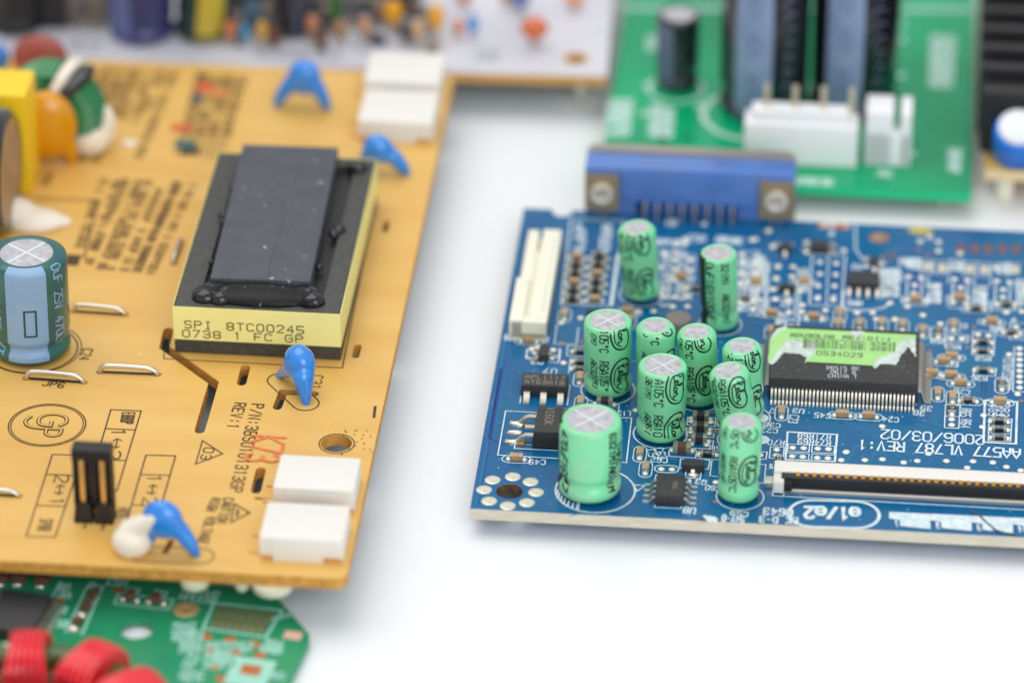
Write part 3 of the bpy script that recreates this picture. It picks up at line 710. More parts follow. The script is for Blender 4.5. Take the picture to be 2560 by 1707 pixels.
dots(bb, [(2364, 1040), (2553, 1001), (2324, 877), (2419, 868), (2435, 817), (2429, 848), (2375, 857), (1779, 1030), (1788, 1078), (1788, 1253), (1453, 854), (1404, 856), (2298, 624), (2320, 638), (1748, 1145)], me_brn, 'copper_via')
pm_ = disc_mesh(1.02, 1.0, .07, 'pad', m_pad)
for zx, zy in ((225, 1125), (383, 1100), (522, 1140), (565, 1222), (493, 1303), (343, 1328), (197, 1290), (157, 1202)):
    put(pm_, 'solder_pad', E_, bb.P(1160+zx*.319, 840+zy*.319), 0)
me_bp = padmesh(1.2, 2.3, .06, m_cbrown, 'copper_pad')
for px in (2403, 2438, 2471, 2506, 2540): put(me_bp, 'copper_pad', E_, bb.P(px, 622+(px-2403)*.01), 0)
me_wp = padmesh(1.3, 2.2, .12, m_pad, 'solder_pad')
for px, py in ((2320, 667), (2356, 671), (2425, 673), (2462, 675), (2537, 675)): put(me_wp, 'solder_pad', E_, bb.P(px, py), 0)
x, y, _ = bb.P(2084, 565); put(padmesh(4.3, 1.6, .05, m_copper, 'copper_pad'), 'copper_pad', E_, (x, H-.9, bb.t), 0)
x, y, _ = bb.P(2302, 573); put(disc_mesh(1.8, 1.0, .06, 'copper_pad', mat('yellowed pad', (196, 180, 80), .4, metal=.3)), 'copper_pad', E_, (x, H-1.05, bb.t), 0)
put(padmesh(1.6, .9, .05, m_cbrown, 'copper_pad'), 'copper_pad', E_, bb.P(2226, 640), 0)
# silkscreen of the blue board
T = bb.text
T('AA577 VL787 REV:1', (2541, 1134), (2155, 1112), 2.15, .3, cw=.72); T('2006/03/02', (2450, 1100), (2213, 1086), 2.15, .27, cw=.74)
T('C49', (1358, 1156), (1328, 1155), 1.1); T('U7', (1385, 928), (1366, 927), 1.1); T('C45', (2071, 1041), (2041, 1038), 1.1); T('C24', (2241, 1050), (2212, 1048), 1.1)
T('38', (2306, 1034), (2290, 1032), 1.15, .17); T('39', (2324, 1022), (2308, 1020), 1.15, .17); T('U3', (2004, 1029), (1988, 1027), 1.1); T('C23', (1986, 1041), (1982, 1055), 1.2)
T('C30', (1945, 1064), (1915, 1062), 1.0); T('C22', (1938, 1078), (1908, 1076), 1.0); T('R70', (1955, 1108), (1925, 1106), 1.15)
T('R71R68', (2071, 1095), (2000, 1090), 1.15, .17); T('R74R69', (2071, 1109), (2000, 1104), 1.15, .17)
bb.line([zq(285, 1155), zq(795, 1183), zq(772, 1460), zq(262, 1440)], .28, closed=True); bb.line([zq(290, 1280), zq(512, 1290), zq(503, 1365), zq(283, 1355)], .14, closed=True); bb.line([zq(540, 1292), zq(770, 1303), zq(762, 1378), zq(532, 1368)], .14, closed=True)
bb.line([zq(283, 1372), zq(505, 1383), zq(500, 1440)], .14); bb.line([zq(530, 1445), zq(538, 1385), zq(765, 1395)], .14)
bb.line([zq(108, 1308), zq(250, 1315), zq(240, 1435), zq(96, 1428)], .16, closed=True); bb.line([zq(130, 905), zq(95, 955), zq(160, 965)], .14, closed=True)
bb.line([zq(1610, 780), zq(1610, 885), zq(1560, 885)], .1)
zr = lambda x, y: (2240+x*.2552, 780+y*.2552)
bb.line([zr(870, 868), zr(1187, 882), zr(1175, 1292), zr(858, 1275)], .3, closed=True); bb.line([zr(912, 1040), zr(1135, 1050), zr(1122, 1270), zr(903, 1262)], .15, closed=True)
bb.line([zr(908, 1115), zr(1130, 1122)], .12); bb.line([zr(905, 1188), zr(1127, 1196)], .12)
bb.line([zr(485, 912), zr(630, 918), zr(614, 1142), zr(474, 1135)], .15, closed=True); bb.line([zr(480, 1020), zr(620, 1028)], .12)
bb.line([zr(755, 188), zr(968, 196), zr(955, 432), zr(745, 422)], .15, closed=True); bb.line([zr(750, 345), zr(962, 350)], .12); bb.line([zr(765, 545), zr(980, 555), zr(972, 630), zr(757, 620)], .15, closed=True)
bb.line([zr(495, 225), zr(708, 232), zr(700, 300), zr(490, 292)], .15, closed=True); bb.line([zr(1120, 110), zr(1260, 112)], .15); bb.line([zr(1120, 110), zr(1112, 270), zr(1260, 275)], .15); bb.line([zr(1160, 340), zr(1145, 780), zr(1260, 785)], .15); bb.line([zr(350, 150), zr(480, 155), zr(472, 275), zr(340, 270)], .15, closed=True)
T('R36', zr(870, 655), zr(760, 650), 1.1); T('R58', zr(910, 460), zr(800, 455), 1.1); T('C15', zr(590, 522), zr(500, 515), 1.1); T('C26', zr(700, 790), zr(590, 775), 1.1, .15)
T('C25', zr(693, 835), zr(682, 890), 1.25); T('R65', zr(690, 960), zr(682, 1018), 1.25); T('R64', zr(686, 1065), zr(680, 1125), 1.25)
T('RR3', zr(1070, 920), zr(1062, 1010), 1.1); T('UW2', zr(1010, 920), zr(1002, 1005), 1.1); T('4G9', zr(955, 920), zr(948, 1005), 1.1)
T('P270MP233R232', zr(1100, 460), zr(1080, 750), 1.2); T('R51', zr(1030, 162), zr(930, 158), 1.1, .18); T('R53', zr(610, 345), zr(500, 340), 1.1, .18); T('R50', zr(460, 290), zr(360, 285), 1.1, .18)
T('C51', (1628, 1128), (1638, 1148), 1.2); T('C63', (1647, 1124), (1656, 1143), 1.2); T('C62', (1663, 1151), (1633, 1149), 1.15); T('L13', (1572, 1034), (1549, 1033), 1.1); T('Q3', (1760, 1206), (1745, 1204), 1.1); T('C60', (1795, 1222), (1769, 1219), 1.1); T('U8', (1732, 1277), (1715, 1275), 1.3, .22)
T('C59', (1864, 1286), (1832, 1283), 1.0, .2); T('94V-0', (1856, 1298), (1810, 1295), 1.4, .24); T('EK D-3', (1988, 1302), (1905, 1298), 1.4, .24); T('0643', (1974, 1282), (1916, 1278), 1.5, .28); T('50', (1797, 1122), (1780, 1121), 1.1); T('8', (1795, 1060), (1790, 1060), 1.0); T('R', (1724, 1204), (1718, 1204), 1.0); T('9', (1928, 1166), (1920, 1166), 1.0, .18); T('Q2', (1352, 905), (1335, 904), 1.2, .22)
s = bb.silk
for q_ in ((1766, 1296), (1772, 1300), (1779, 1297), (1785, 1301)): bb.line([(q_[0]-4, q_[1]-6), (q_[0]+3, q_[1]+3), (q_[0]+6, q_[1]-4)], .5)
# oval approval mark
zb = lambda x, y: (1900+x*.2806, 1100+y*.2806)
A, Bp = bb.L(*zb(470, 655)), bb.L(*zb(850, 665)); s.ribbon(stadium(A, Bp, 3.0, 14), .42, bb.t+.045, None, True)
T('e1/e2', zb(845, 655), zb(440, 645), 2.5, .55, cw=.72)
for k in range(4):
    ox = 367*k; oy = 17*k
    s.poly([bb.L(*zb(x+ox, y+oy)) for x, y in ((1150, 642), (1515, 660), (1520, 795), (1250, 768), (1245, 715), (1150, 700))], (), None, bb.t+.085)
    T('%d' % (k+1), zb(1215+ox, 745+oy), zb(1200+ox, 745+oy), 1.2, .35)
bb.line([zb(118, 425), zb(112, 497), zb(2400, 625)], .18); bb.line([zb(215, 465), zb(208, 498)], .14); bb.line([zb(220, 465), zb(2400, 580)], .12)
# boxes and rows of soft print at the back
bb.line([z4(600, 540), z4(985, 555), z4(940, 1135), z4(572, 1120)], .2, closed=True); bb.line([z4(790, 550), z4(765, 1125)], .15); bb.line([z4(80, 950), z4(60, 1260), z4(200, 1270), z4(215, 1380)], .2); bb.line([z4(415, 960), z4(400, 1260)], .2)
bb.line([z4(455, 960), z4(440, 1390)], .2); bb.line([z4(1100, 170), z4(1100, 480), z4(1160, 560), z4(1180, 600)], .2); bb.line([z4(1500, 620), z4(1390, 650), z4(1400, 1060)], .15)
bb.line(smoothpts([z4(970, 960), z4(965, 1150), z4(1180, 1185), z4(1400, 1160), z4(1500, 1100)], 6), .3)
bb.line([z5(505, 540), z5(855, 560), z5(840, 720), z5(500, 700)], .16, closed=True); bb.line([z5(655, 560), z5(650, 705)], .16); bb.line([z5(1025, 560), z5(1370, 580), z5(1350, 750), z5(1015, 730)], .16, closed=True); bb.line([z5(1185, 570), z5(1180, 740)], .16); bb.line([z5(1565, 580), z5(1750, 590)], .16); bb.line([z5(1565, 580), z5(1550, 750)], .16)
for ox, oy in ((0, 0), (560, 30), (1080, 55)):
    bb.line([z5(335+ox, 790+oy), z5(325+ox, 1010+oy)], .2); bb.line([z5(515+ox, 790+oy), z5(505+ox, 1010+oy)], .2)
    bb.line([z5(270+ox, 980+oy), z5(265+ox, 1060+oy), z5(310+ox, 1100+oy), z5(570+ox, 1105+oy), z5(575+ox, 1000+oy)], .16); bb.line([z5(590+ox, 740+oy), z5(585+ox, 830+oy)], .16)
    bb.line([z5(280+ox, 720+oy), z5(270+ox, 800+oy)], .16)
for a, b in (((650, 830), (650, 1110)), ((1215, 860), (1210, 1130)), ((40, 650), (20, 1020)), ((160, 650), (130, 1030)), ((300, 520), (300, 650)), ((410, 520), (410, 660)), ((925, 540), (920, 690)), ((1500, 580), (1500, 720)), ((1745, 780), (1740, 1120))):
    bb.scribble(z5(*a), z5(*b), 1.5, .75, wd=.3, gap=.05)
    bb.scribble(z5(a[0]+45, a[1]), z5(b[0]+45, b[1]), 1.0, .75, wd=.3, gap=.05)
for a, b in (((500, 460), (960, 480)), ((960, 420), (1200, 430)), ((1260, 430), (1600, 460)), ((720, 240), (880, 260)), ((440, 590), (520, 1000))): bb.scribble(z3(*a), z3(*b), 1.7, .8, wd=.32, gap=.05)
for a, b in (((490, 700), (490, 980)), ((800, 300), (960, 320)), ((1060, 680), (1180, 690)), ((0, 560), (0, 880)), ((240, 1280), (240, 1400)), ((350, 1280), (350, 1400)), ((1010, 1280), (1100, 1290)), ((1000, 1090), (1200, 1110)), ((640, 1040), (720, 1045)), ((820, 1040), (900, 1045))): bb.scribble(z4(*a), z4(*b), 1.3, .7, wd=.28, gap=.05)
zl = lambda x, y: (1240+x*.2678, 480+y*.2678)
for a, b in (((80, 1360), (210, 1365)), ((440, 1380), (510, 1385))): bb.scribble(zl(*a), zl(*b), 1.4, .8, wd=.3, gap=.02)
bb.line([zl(295, 1470), zl(280, 1550), zl(330, 1570)], .2); bb.line([zl(295, 1470), zl(330, 1475)], .2); bb.line([zl(600, 1480), zl(590, 1570)], .2); bb.line([zl(570, 1230), zl(545, 1420), zl(750, 1425), zl(770, 1270)], .15); bb.line([zl(670, 1440), zl(660, 1530), zl(820, 1540)], .15); bb.line([zl(670, 1440), zl(820, 1445)], .15)
z6 = lambda x, y: (1160+x*.319, 840+y*.319)
bb.line([z6(495, 105), z6(490, 165), z6(530, 175)], .16); bb.line([z6(750, 95), z6(740, 210), z6(610, 200)], .16); bb.line([z6(835, 175), z6(820, 290)], .14); bb.line([z6(835, 175), z6(945, 180)], .14); bb.line([z6(828, 235), z6(940, 240)], .14)
zc = lambda x, y: (1480+x*.2168, 960+y*.2168)
bb.line([zc(1105, 385), zc(1430, 398), zc(1415, 495), zc(1095, 475)], .14, closed=True); bb.line([zc(1180, 508), zc(1095, 505), zc(1080, 600), zc(1170, 605)], .14); bb.line([zc(1330, 522), zc(1490, 525)], .14); bb.line([zc(1405, 575), zc(1400, 620), zc(1310, 612)], .14); bb.line([zc(1150, 635), zc(1080, 632), zc(1070, 730)], .14); bb.line([zc(1330, 650), zc(1400, 655), zc(1385, 750), zc(1130, 740)], .14)
bb.line([zc(905, 740), zc(1180, 745), zc(1205, 775), zc(1195, 855), zc(890, 835), zc(885, 790)], .16, closed=True); bb.line([zc(1235, 770), zc(1220, 830), zc(1250, 840)], .14); bb.line([zc(1250, 862), zc(1480, 875)], .14); bb.line([zc(1060, 865), zc(1020, 865), zc(1012, 970), zc(1050, 975)], .16); bb.line([zc(1300, 875), zc(1360, 880), zc(1340, 985), zc(1290, 985)], .16)
bb.line([zc(1085, 1000), zc(1075, 1078), zc(1245, 1095), zc(1262, 1010)], .16); bb.line([zc(1400, 890), zc(1380, 890), zc(1360, 1060), zc(1450, 1070)], .14); bb.line([zc(1930, 780), zc(2020, 785), zc(2005, 870), zc(1920, 865)], .14); bb.line([zc(1940, 925), zc(2005, 930), zc(1985, 1145), zc(1890, 1135)], .14)
cA, cB = bb.L(1653, 1172), bb.L(1680, 1173); s.ribbon(stadium(cA, cB, .85), .15, bb.t+.045, None, True)
for px, py in ((1903, 1046), (1905, 1100)): c = bb.L(px, py); s.poly(circle(c.x, c.y, 1.0, 20), (), None, bb.t+.085)
bb.line([(1585, 1212), (1592, 1228), (1613, 1214)], .2, closed=True)
for px in range(2300, 2560, 1): pass
for k in range(11): 
    bb.line([(2191+k*.01, 1065)]*1 if False else [(1995+k*26, 1030.5+k*1.1), (1997+k*26, 1031.4+k*1.1)], .14)
# copper tracks showing through the mask
tr = MB()
def track(P, wd=.2, m=m_trace): tr.ribbon([bb.L(*p) for p in P], wd, bb.t+.003, m)
for k in range(26):
    x_ = 1930+k*26; track([(x_-60, 1038+k*.8), (x_, 1052+k*.9), (x_+165, 1140+k*.9), (x_+190, 1166+k*.9)] if k % 3 else [(x_, 1052+k*.9), (x_+210, 1165+k*.9)], .17)
for k in range(6): track([(2330+k*7, 1060-k*3), (2335+k*7, 1020), (2342+k*7, 1000)], .14)
for k in range(8): track([(2452+k*9, 990), (2455+k*9, 1012-k*2), (2458+k*9, 900)], .16)
for k in range(5): track([(2330+k*14, 1120), (2320+k*14, 1060+k*4), (2440+k*16, 1075+k*4)], .16)
for k in range(5): track([(1262-k*3, 920), (1232-k*3, 1095), (1262, 1112)], .12, m_navy if k else m_trace)
for P in (((2110, 1170), (2140, 1115), (2200, 1120)), ((2160, 1172), (2190, 1130))): track(P, .5)
for k in range(14): track([(1400+k*80, 590+k*6), (1420+k*80, 640+k*6), (1405+k*80, 700+k*6)], .25, m_navy if k % 2 else m_trace)
track([(1190, 1262), (1320, 545)], .3); track([(1196, 1262), (1326, 545)], .14, m_navy)
for k in range(30):
    a = (random.uniform(1400, 1880), random.uniform(1100, 1290)); track([a, (a[0]+random.choice((-40, 40, 60)), a[1]+random.choice((0, 12, -10)))], .18, random.choice((m_trace, m_navy)))
tr.build('copper_track', None, E_, smooth=0)

for a, b, r_ in ((z3(1560, 560), z3(1560, 1230), 1), (z3(1690, 560), z3(1690, 1240), 1), (z3(1800, 640), z3(1790, 1280), 2), (z3(700, 540), z3(700, 1180), 1), (z3(900, 560), z3(880, 1180), 1), (z4(300, 1010), z4(290, 1270), 1), (z4(700, 200), z4(1040, 210), 1), (z5(1000, 1350), z5(1100, 1360), 1), (z5(1350, 1380), z5(1500, 1390), 1), (z5(1600, 1280), z5(1760, 1290), 1)):
    bb.scribble(a, b, 1.2, .8, r_, 1.5, wd=.22, gap=.25)
for k in range(5):
    for cx, cy in ((1683, 640), (1722, 645), (1870, 660), (1903, 664)):
        px, py = cx-k*2.5, cy+k*24; c = bb.L(px, py); bb.silk.ribbon([(c.x-.9, c.y-.9), (c.x+.9, c.y-.9), (c.x+.9, c.y+.9), (c.x-.9, c.y+.9)], .13, bb.t+.045, None, True)
        put(me_dots, 'solder_dot', E_, (c.x-.1, c.y+.45, bb.t), 0); put(me_dots, 'solder_dot', E_, (c.x-.1, c.y-.45, bb.t), 0)
for px, py in ((1702, 690), (1740, 720), (1890, 700), (1862, 745), (1930, 780), (1575, 800), (1570, 775), (2010, 700), (2290, 745), (2400, 740), (2516, 760), (2480, 800), (2440, 770), (2360, 900), (2330, 930), (2345, 980), (2420, 1000), (2500, 1000), (2505, 960), (2530, 830)):
    chip(bb, P_cap if (px+py) % 3 else PR['102'], 'chip_capacitor' if (px+py) % 3 else 'chip_resistor', px, py, vert=bool(px % 2), ovalring=True)
# --- flat cable connector along the front
c0 = bb.L(1937, 1150.5, 2.3); c1 = bb.L(2560, 1180, 2.3); fy = (c0.y+c1.y)/2; fx = c0.x
cf = bb.L(1950, 1183, 2.0)
s = MB(); s.box(0, 52, -2.45, 0, .2, 2.3, bev=.12); s.box(0, 1.35, -4.4, -2.3, .2, 1.9, bev=.12); s.box(1.2, 52, -3.66, -2.4, .05, .3, bev=.05)
o = s.build('flat_cable_connector', m_white, E_, (fx, fy, bb.t)); o['label'] = 'long white socket with black latch and gold contacts'
s = MB(); s.box(1.0, 52, -3.55, -2.45, .42, 2.12, bev=.12); s.box(.55, 2.4, -4.0, -2.7, .3, 1.7, bev=.08); s.build('latch', m_black, o)
s = MB(); s.box(-1.1, .05, -3.2, -1.6, .05, .9, bev=.08); s.build('mounting_tab', m_solder, o)
s = MB(); s.box(-.25, .25, -.62, .25, -.16, .12, bev=.08); gm = s.mesh('contact', m_gold)
for k in range(48): put(gm, 'contact', o, (3.1+k*1.03, -2.55, 2.14), 0)
s = MB(); s.box(1.6, 52, -4.06, -3.8, .02, .12); s.build('front_lip', m_lead, o)
# pen mark
for P in (((1880, 635), (1950, 670), (2010, 730), (2110, 815)), ((2080, 800), (2200, 835), (2290, 850)), ((-553, 716), (-488, 723))):
    mk = MB(); mk.ribbon([bb.L(*zb(*p)) for p in P], .3, bb.t+.12); mk.build('pen_mark', mat('grey ink', (70, 74, 90), .6), E_, smooth=0)

bb.done(m_silk)
# ================================================================== tan power board
yb = Board('circuit_board', 'tan power board with a large black and yellow transformer, blue disc capacitors and white sockets', 7.8, 1.6, -5.3, (865, 1447))
Y_ = yb.e
t1 = yb.L(1121, 190)
z7 = lambda x, y: (x*.3444, 900+y*.3444)
z8 = lambda x, y: (440+x*.37, 860+y*.37)
zt = lambda x, y: (400+x*.3827, 340+y*.3827)
zv = lambda x, y: (x*.357, 400+y*.357)
zk = lambda x, y: (x*.3445, 80+y*.3445)
holes = [slotpath([yb.L(*p) for p in ((421, 826), (411, 868), (534, 956), (499, 1076))], 1.35),
         slotpath([yb.L(614, 918), yb.L(604, 957)], 1.25),
         slotpath([yb.L(786, 984), yb.L(708, 980), yb.L(693, 1018)], 1.2),
         slotpath([yb.L(652, 1175), yb.L(640, 1226)], 1.3),
         slotpath([yb.L(895, 866), yb.L(889, 890)], 1.0), slotpath([yb.L(967, 556), yb.L(962, 577)], .9),
         slotpath([yb.L(428, 1352), yb.L(412, 1380)], .8), slotpath([yb.L(640, 1245), yb.L(676, 1248)], .5),
         circle(*yb.L(841, 1108), 2.0, 36)]
s = MB(); xl = -70; rc = 1.2
s.poly([(xl, 0), (-rc, 0), (-rc*.3, rc*.3), (0, rc), (0, t1.y), (xl, t1.y)], holes, 0, yb.t, m_yel, m_yedge, m_yunder); s.build('substrate', None, Y_, smooth=0)
yb.ring(842, 1109, 2.25, .16)
# transformer
A = yb.L(438, 880); Bq = yb.L(852, 903); Cq = yb.L(922, 399, 7.1)
tw = Bq.x-A.x; ty0 = (A.y+Bq.y)/2; td = Cq.y-ty0; thh = 7.15; tcx = (A.x+Bq.x)/2; tcy = ty0+td/2
m_core = mat('grey ferrite core', (78, 81, 90), .5, spec=.55, var=.8, vscale=.35, col2=(62, 65, 73), bump=.12, bscale=1.6, speck=(190, 192, 200), speck_s=.9, speck_t=.695)
m_bob = mat('black bobbin', (62, 62, 58), .5, var=.4, vscale=1, col2=(78, 78, 74), bump=.03, bscale=4)
m_tape = mat('yellow tape', (246, 240, 160), .4, var=.5, vscale=.2, col2=(238, 230, 146), bump=.02, bscale=.5)
m_blackglue = mat('glossy black glue', (24, 22, 26), .08, spec=.6, bump=.02, bscale=.6, speck=(120, 120, 120), speck_s=1.5, speck_t=.76)
hx, hy = tw/2, td/2
cl, cr_ = -hx+(528-438+8)/19.3, 0
s = MB()
s.box(-hx, hx, -hy, hy, .15, thh-1.4, bev=.12)
bx0, bx1 = -hx+4.3, -hx+18.0                     # core strip
s.box(-hx+.15, bx0-1.1, -hy+.15, hy-.15, thh-1.45, thh, bev=.12); s.box(bx1+1.3, hx-.15, -hy+.15, hy-.15, thh-1.45, thh, bev=.12)
s.box(bx0-1.3, bx1+1.5, -hy+.15, -hy+4.2, thh-1.45, thh-.003, bev=.1); s.box(bx0-1.3, bx1+1.5, hy-2.2, hy-.15, thh-1.45, thh-.003, bev=.1)
o = s.build('transformer', m_bob, Y_, (tcx, tcy, yb.t)); o['label'] = 'flat transformer with grey core and yellow tape'
s = MB(); s.poly([(-hx-.06, -hy-.06), (hx+.06, -hy-.06), (hx+.06, hy+.06), (-hx-.06, hy+.06)], [[(-hx+.02, -hy+.02), (hx-.02, -hy+.02), (hx-.02, hy-.02), (-hx+.02, hy-.02)]], 2.15, thh+.02); s.build('tape', m_tape, o, smooth=0)
s = MB(); s.box(-6.6, 6.6, -hy+4.9, hy-.3, thh-1.3, thh+1.7, bev=.12)
s.build('core', m_core, o, (-hx+10.55, 0, 0), R(1.2))
s = MB(); s.ribbon(smoothpts([(2.3, 17), (1.6, 9), (.6, 5.5), (1.1, 1), (1.2, -5), (.8, -12), (.9, -14.5)], 4), .11, thh+1.71); s.build('crack', mat('core crack', (56, 58, 70), .6), o, (-hx+10.55, 0, 0), R(1.2), 0)
s = MB(); s.box(bx0-1.1, bx0+1.2, -hy+5.0, hy-1, thh-1.44, thh-.9); s.box(bx1-.6, bx1+1.4, -hy+5.0, hy-1, thh-1.44, thh-.9); s.build('winding_slot', m_black, o)
mb = MB(); lettering(mb, 'SPI', (-hx+1.9, 2.95+1.55), (1, 0), 1.1, 1.32, .17); lettering(mb, '8TC00245', (-hx+7.5, 4.5), (1, 0), 1.1, 1.32, .17); lettering(mb, '0738 1 FC GP', (-hx+1.6, 3.1), (1, 0), 1.05, 1.36, .17)
mb.v = [(x, -hy-.07-z, y) for x, y, z in mb.v]; mb.build('tape_printing', mat('tape ink', (92, 84, 40), .6), o, smooth=0)
gx = (bx0+bx1)/2+.2
gx = -hx+10.9; blob('glue', mat('dull black glue', (20, 19, 22), .42, spec=.25, bump=.08, bscale=1.5, speck=(140, 140, 144), speck_s=1.5, speck_t=.73), [(gx, -hy+3.1, thh+.1, 7.6, 2.5, 1.3), (gx-6.6, -hy+2.9, thh+.1, 2.3, 1.9, 1.3), (gx-4.3, -hy+2.2, thh+.0, 1.9, 1.1, .9), (gx+6.9, -hy+2.9, thh+.1, 1.7, 2.0, 1.3), (gx, -hy+4.2, thh+.4, 7.0, 1.2, 1.1), (gx-5.5, -hy+4.6, thh+.2, 1.5, 1.4, 1.1), (gx+5.8, -hy+4.6, thh+.2, 1.5, 1.4, 1.1)], o, vox=.3)
for dx, dy, r_ in ((-7.0, 2.5, 1.9), (-4.9, 1.9, 1.5), (7.2, 2.6, 1.7)): blob('glue', m_blackglue, [(gx+dx, -hy+dy, thh+.15, r_, r_*.85, 1.25), (gx+dx*.9, -hy+dy+1.4, thh+.3, r_*.8, r_, 1.1)], o, vox=.25)
for x, y, r_ in ((-hx+3.2, 3.4, .8), (-hx+3.3, 1.6, .6), (-hx+3.4, -9, .5), (-hx+3.4, 11, .6), (bx1-.2, -9, .6), (bx1+1.3, 1.0, .9), (bx1+.7, -.2, .8), (bx1+2.0, hy-2.6, 1.2), (bx1+1.0, hy-2.2, .9)):
    blob('glue', m_blackglue, [(x, y, thh+.1, r_, r_*1.3, r_*.8)], o, vox=.2, smooth=3)
yb.line([(410, 882), (410, 897), (856, 920), (935, 520)], .16, m_bink)
# black two-pin header with bar
p, ax, ln = yb.stand((238, 1296), (238, 1120))
s = MB(); s.box(-2.45, 2.45, .5, 1.5, 1, 10.2, bev=.1); s.box(-2.5, 2.5, -.5, 1.7, 8.9, 10.4, bev=.15); s.box(-2.45, -2.0, -.3, 1, 2, 9.5, bev=.05); s.box(2.0, 2.45, -.3, 1, 2, 9.5, bev=.05); s.box(-.45, .45, .0, 1, 2, 9.5, bev=.05)
o = s.build('pin_header', m_black, Y_, p); o['label'] = 'black two pin header with gold pins'
for sx in (-1.3, 1.3):
    s = MB(); s.box(sx-1.2, sx+1.2, -1.2, 1.2, 0, 2.7, taper=.25, bev=.15); s.build('pin_block', m_black, o)
    s = MB(); s.box(sx-.32, sx+.32, -.5, .14, 2.5, 8.95, bev=.08); s.build('pin', m_goldpin, o)
# white sockets
def socket(top, ys, h, label, front_tab=True):
    a, b, c = [yb.L(*q_, h) for q_ in top]   # back-left, back-right, front-left
    x0, x1 = (a.x+c.x)/2, b.x; y1 = (a.y+b.y)/2; y0 = c.y
    s = MB(); s.box(x0, x1, y0, y1, .7, h, bev=.18); s.box(x0+1.6, x1-2.4, y0-.12, y1, 0, h-.6, bev=.08); s.box(x1-.9, x1+.02, y0+.4, y1-.6, .0, 1, bev=.1)
    s.box(x0+.3, x1-.3, y0+.5, y1-.3, .1, .9)
    o = s.build('socket', m_white, Y_, (0, 0, yb.t)); o['label'] = label
    for yy in (y0+1.6, y0+5.2):
        s = MB(); s.box(x0-1.6, x0+.4, yy-.25, yy+.25, .0, .3, bev=.05); s.build('lead', m_goldpin, o)
    s = MB(); s.box(x0+.1, x0+1.5, y0+.1, y0+.5, .05, .55); s.box(x1-2.3, x1-.2, y0+.1, y0+.5, .05, .55); s.build('solder_tab', m_goldpin, o)
socket(((701, 1134.5), (902, 1145.6), (684, 1218)), 0, 3.3, 'white socket between the mounting hole and the front socket')
socket(((668, 1254), (876, 1263), (649, 1343)), 0, 3.3, 'white socket at the front right corner')
socket(((923, 128), (1116, 134), (916, 204)), 0, 3.3, 'white socket at the far corner')
socket(((909, 222), (1099, 229), (899, 302)), 0, 3.3, 'white socket just in front of the far corner one')
# blue disc capacitors
def disc_cap(la, lb, toppx, dia, thick, label, m=m_dblue, name='disc_capacitor', legr=.5, tr_=.40, full=1.2, lop=1):
    A, B = yb.L(*la), yb.L(*lb); mid = (A+B)/2; d = (B-A); L_ = d.length; d.normalize(); ang = math.atan2(d.y, d.x)
    mw = ((la[0]+lb[0])/2, (la[1]+lb[1])/2); p, ax, ln = yb.stand(mw, toppx); sh = ax.x*ln
    # local frame: x along the legs
    tx, tyy = ax.x*ln, ax.y*ln; ca, sa = math.cos(-ang), math.sin(-ang); ox, oy = tx*ca-tyy*sa, tx*sa+tyy*ca
    hz = ax.z*ln; r = dia/2; cz = hz-r
    rt = dia*tr_; ct = hz-rt
    pr = [(ox, oy, ct, rt, thick*.55, rt), (ox*.75, oy*.75, hz*.56, max(rt, L_*.30*full), thick*.5, hz*.27)]
    for sg in (-1, 1):
        f_ = lop if sg < 0 else 1
        k = (ox+sg*rt*.3, oy, ct-rt*.15); k2 = (ox*.5+sg*L_*.27, oy*.5, hz*(.46 if sg > 0 or lop == 1 else .3)); md = (ox*.15+sg*L_*.42, oy*.2, hz*.2*f_); e = (sg*L_/2, 0, .15)
        pr += [(k, thick*.47, k2, thick*.40*f_), (k2, thick*.40*f_, md, legr*1.9*f_), (md, legr*1.9*f_, e, legr*1.1)]
    o = blob(name, m, pr, Y_, (mid.x, mid.y, yb.t), ang, vox=.22, smooth=8); o['label'] = label
    for sg in (-1, 1):
        s = MB(); s.tube([(sg*L_/2, 0, .5), (sg*L_/2, 0, -.3)], .3, 8); s.lathe([(.55, .005), (.5, .05), (.3, .06)], 14, (sg*L_/2, 0)); s.build('lead', m_lead, o)
    return o
disc_cap((697, 942), (765, 1010), (748, 866), 5.0, 3.7, 'blue disc capacitor in front of the transformer', tr_=.5, full=.9, lop=.72)
disc_cap((362, 1372), (492, 1388), (404, 1252), 6.6, 3.0, 'blue disc capacitor touching the white glue lump')
disc_cap((690, 266), (820, 274), (760, 152), 6.0, 3.0, 'blue disc capacitor near the back edge')
disc_cap((905, 425), (1018, 437), (944, 338), 5.6, 3.0, 'blue disc capacitor behind the transformer')
a_, b_ = yb.L(712, 958), yb.L(756, 1000); e1, e2 = yb.L(702, 951), yb.L(764, 1008)
yb.silk.ribbon(stadium(e1, e2, 1.75, 12), .17, yb.t+.045, m_bink, True)
e1, e2 = yb.L(362, 1384), yb.L(500, 1390); yb.silk.ribbon(stadium(e1, e2, 1.7, 12), .17, yb.t+.045, m_bink, True)
blob('glue_lump', m_glue, [(0, 0, 1.6, 2.55, 2.3, 2.2), (.4, .3, 3.0, 2.1, 1.7, 1.6), ((.8, .2, 3.6), 1.5, (3.0, -.6, 5.6), .8)], Y_, (yb.L(331, 1378).x, yb.L(331, 1378).y, yb.t), 0, vox=.25, smooth=6)
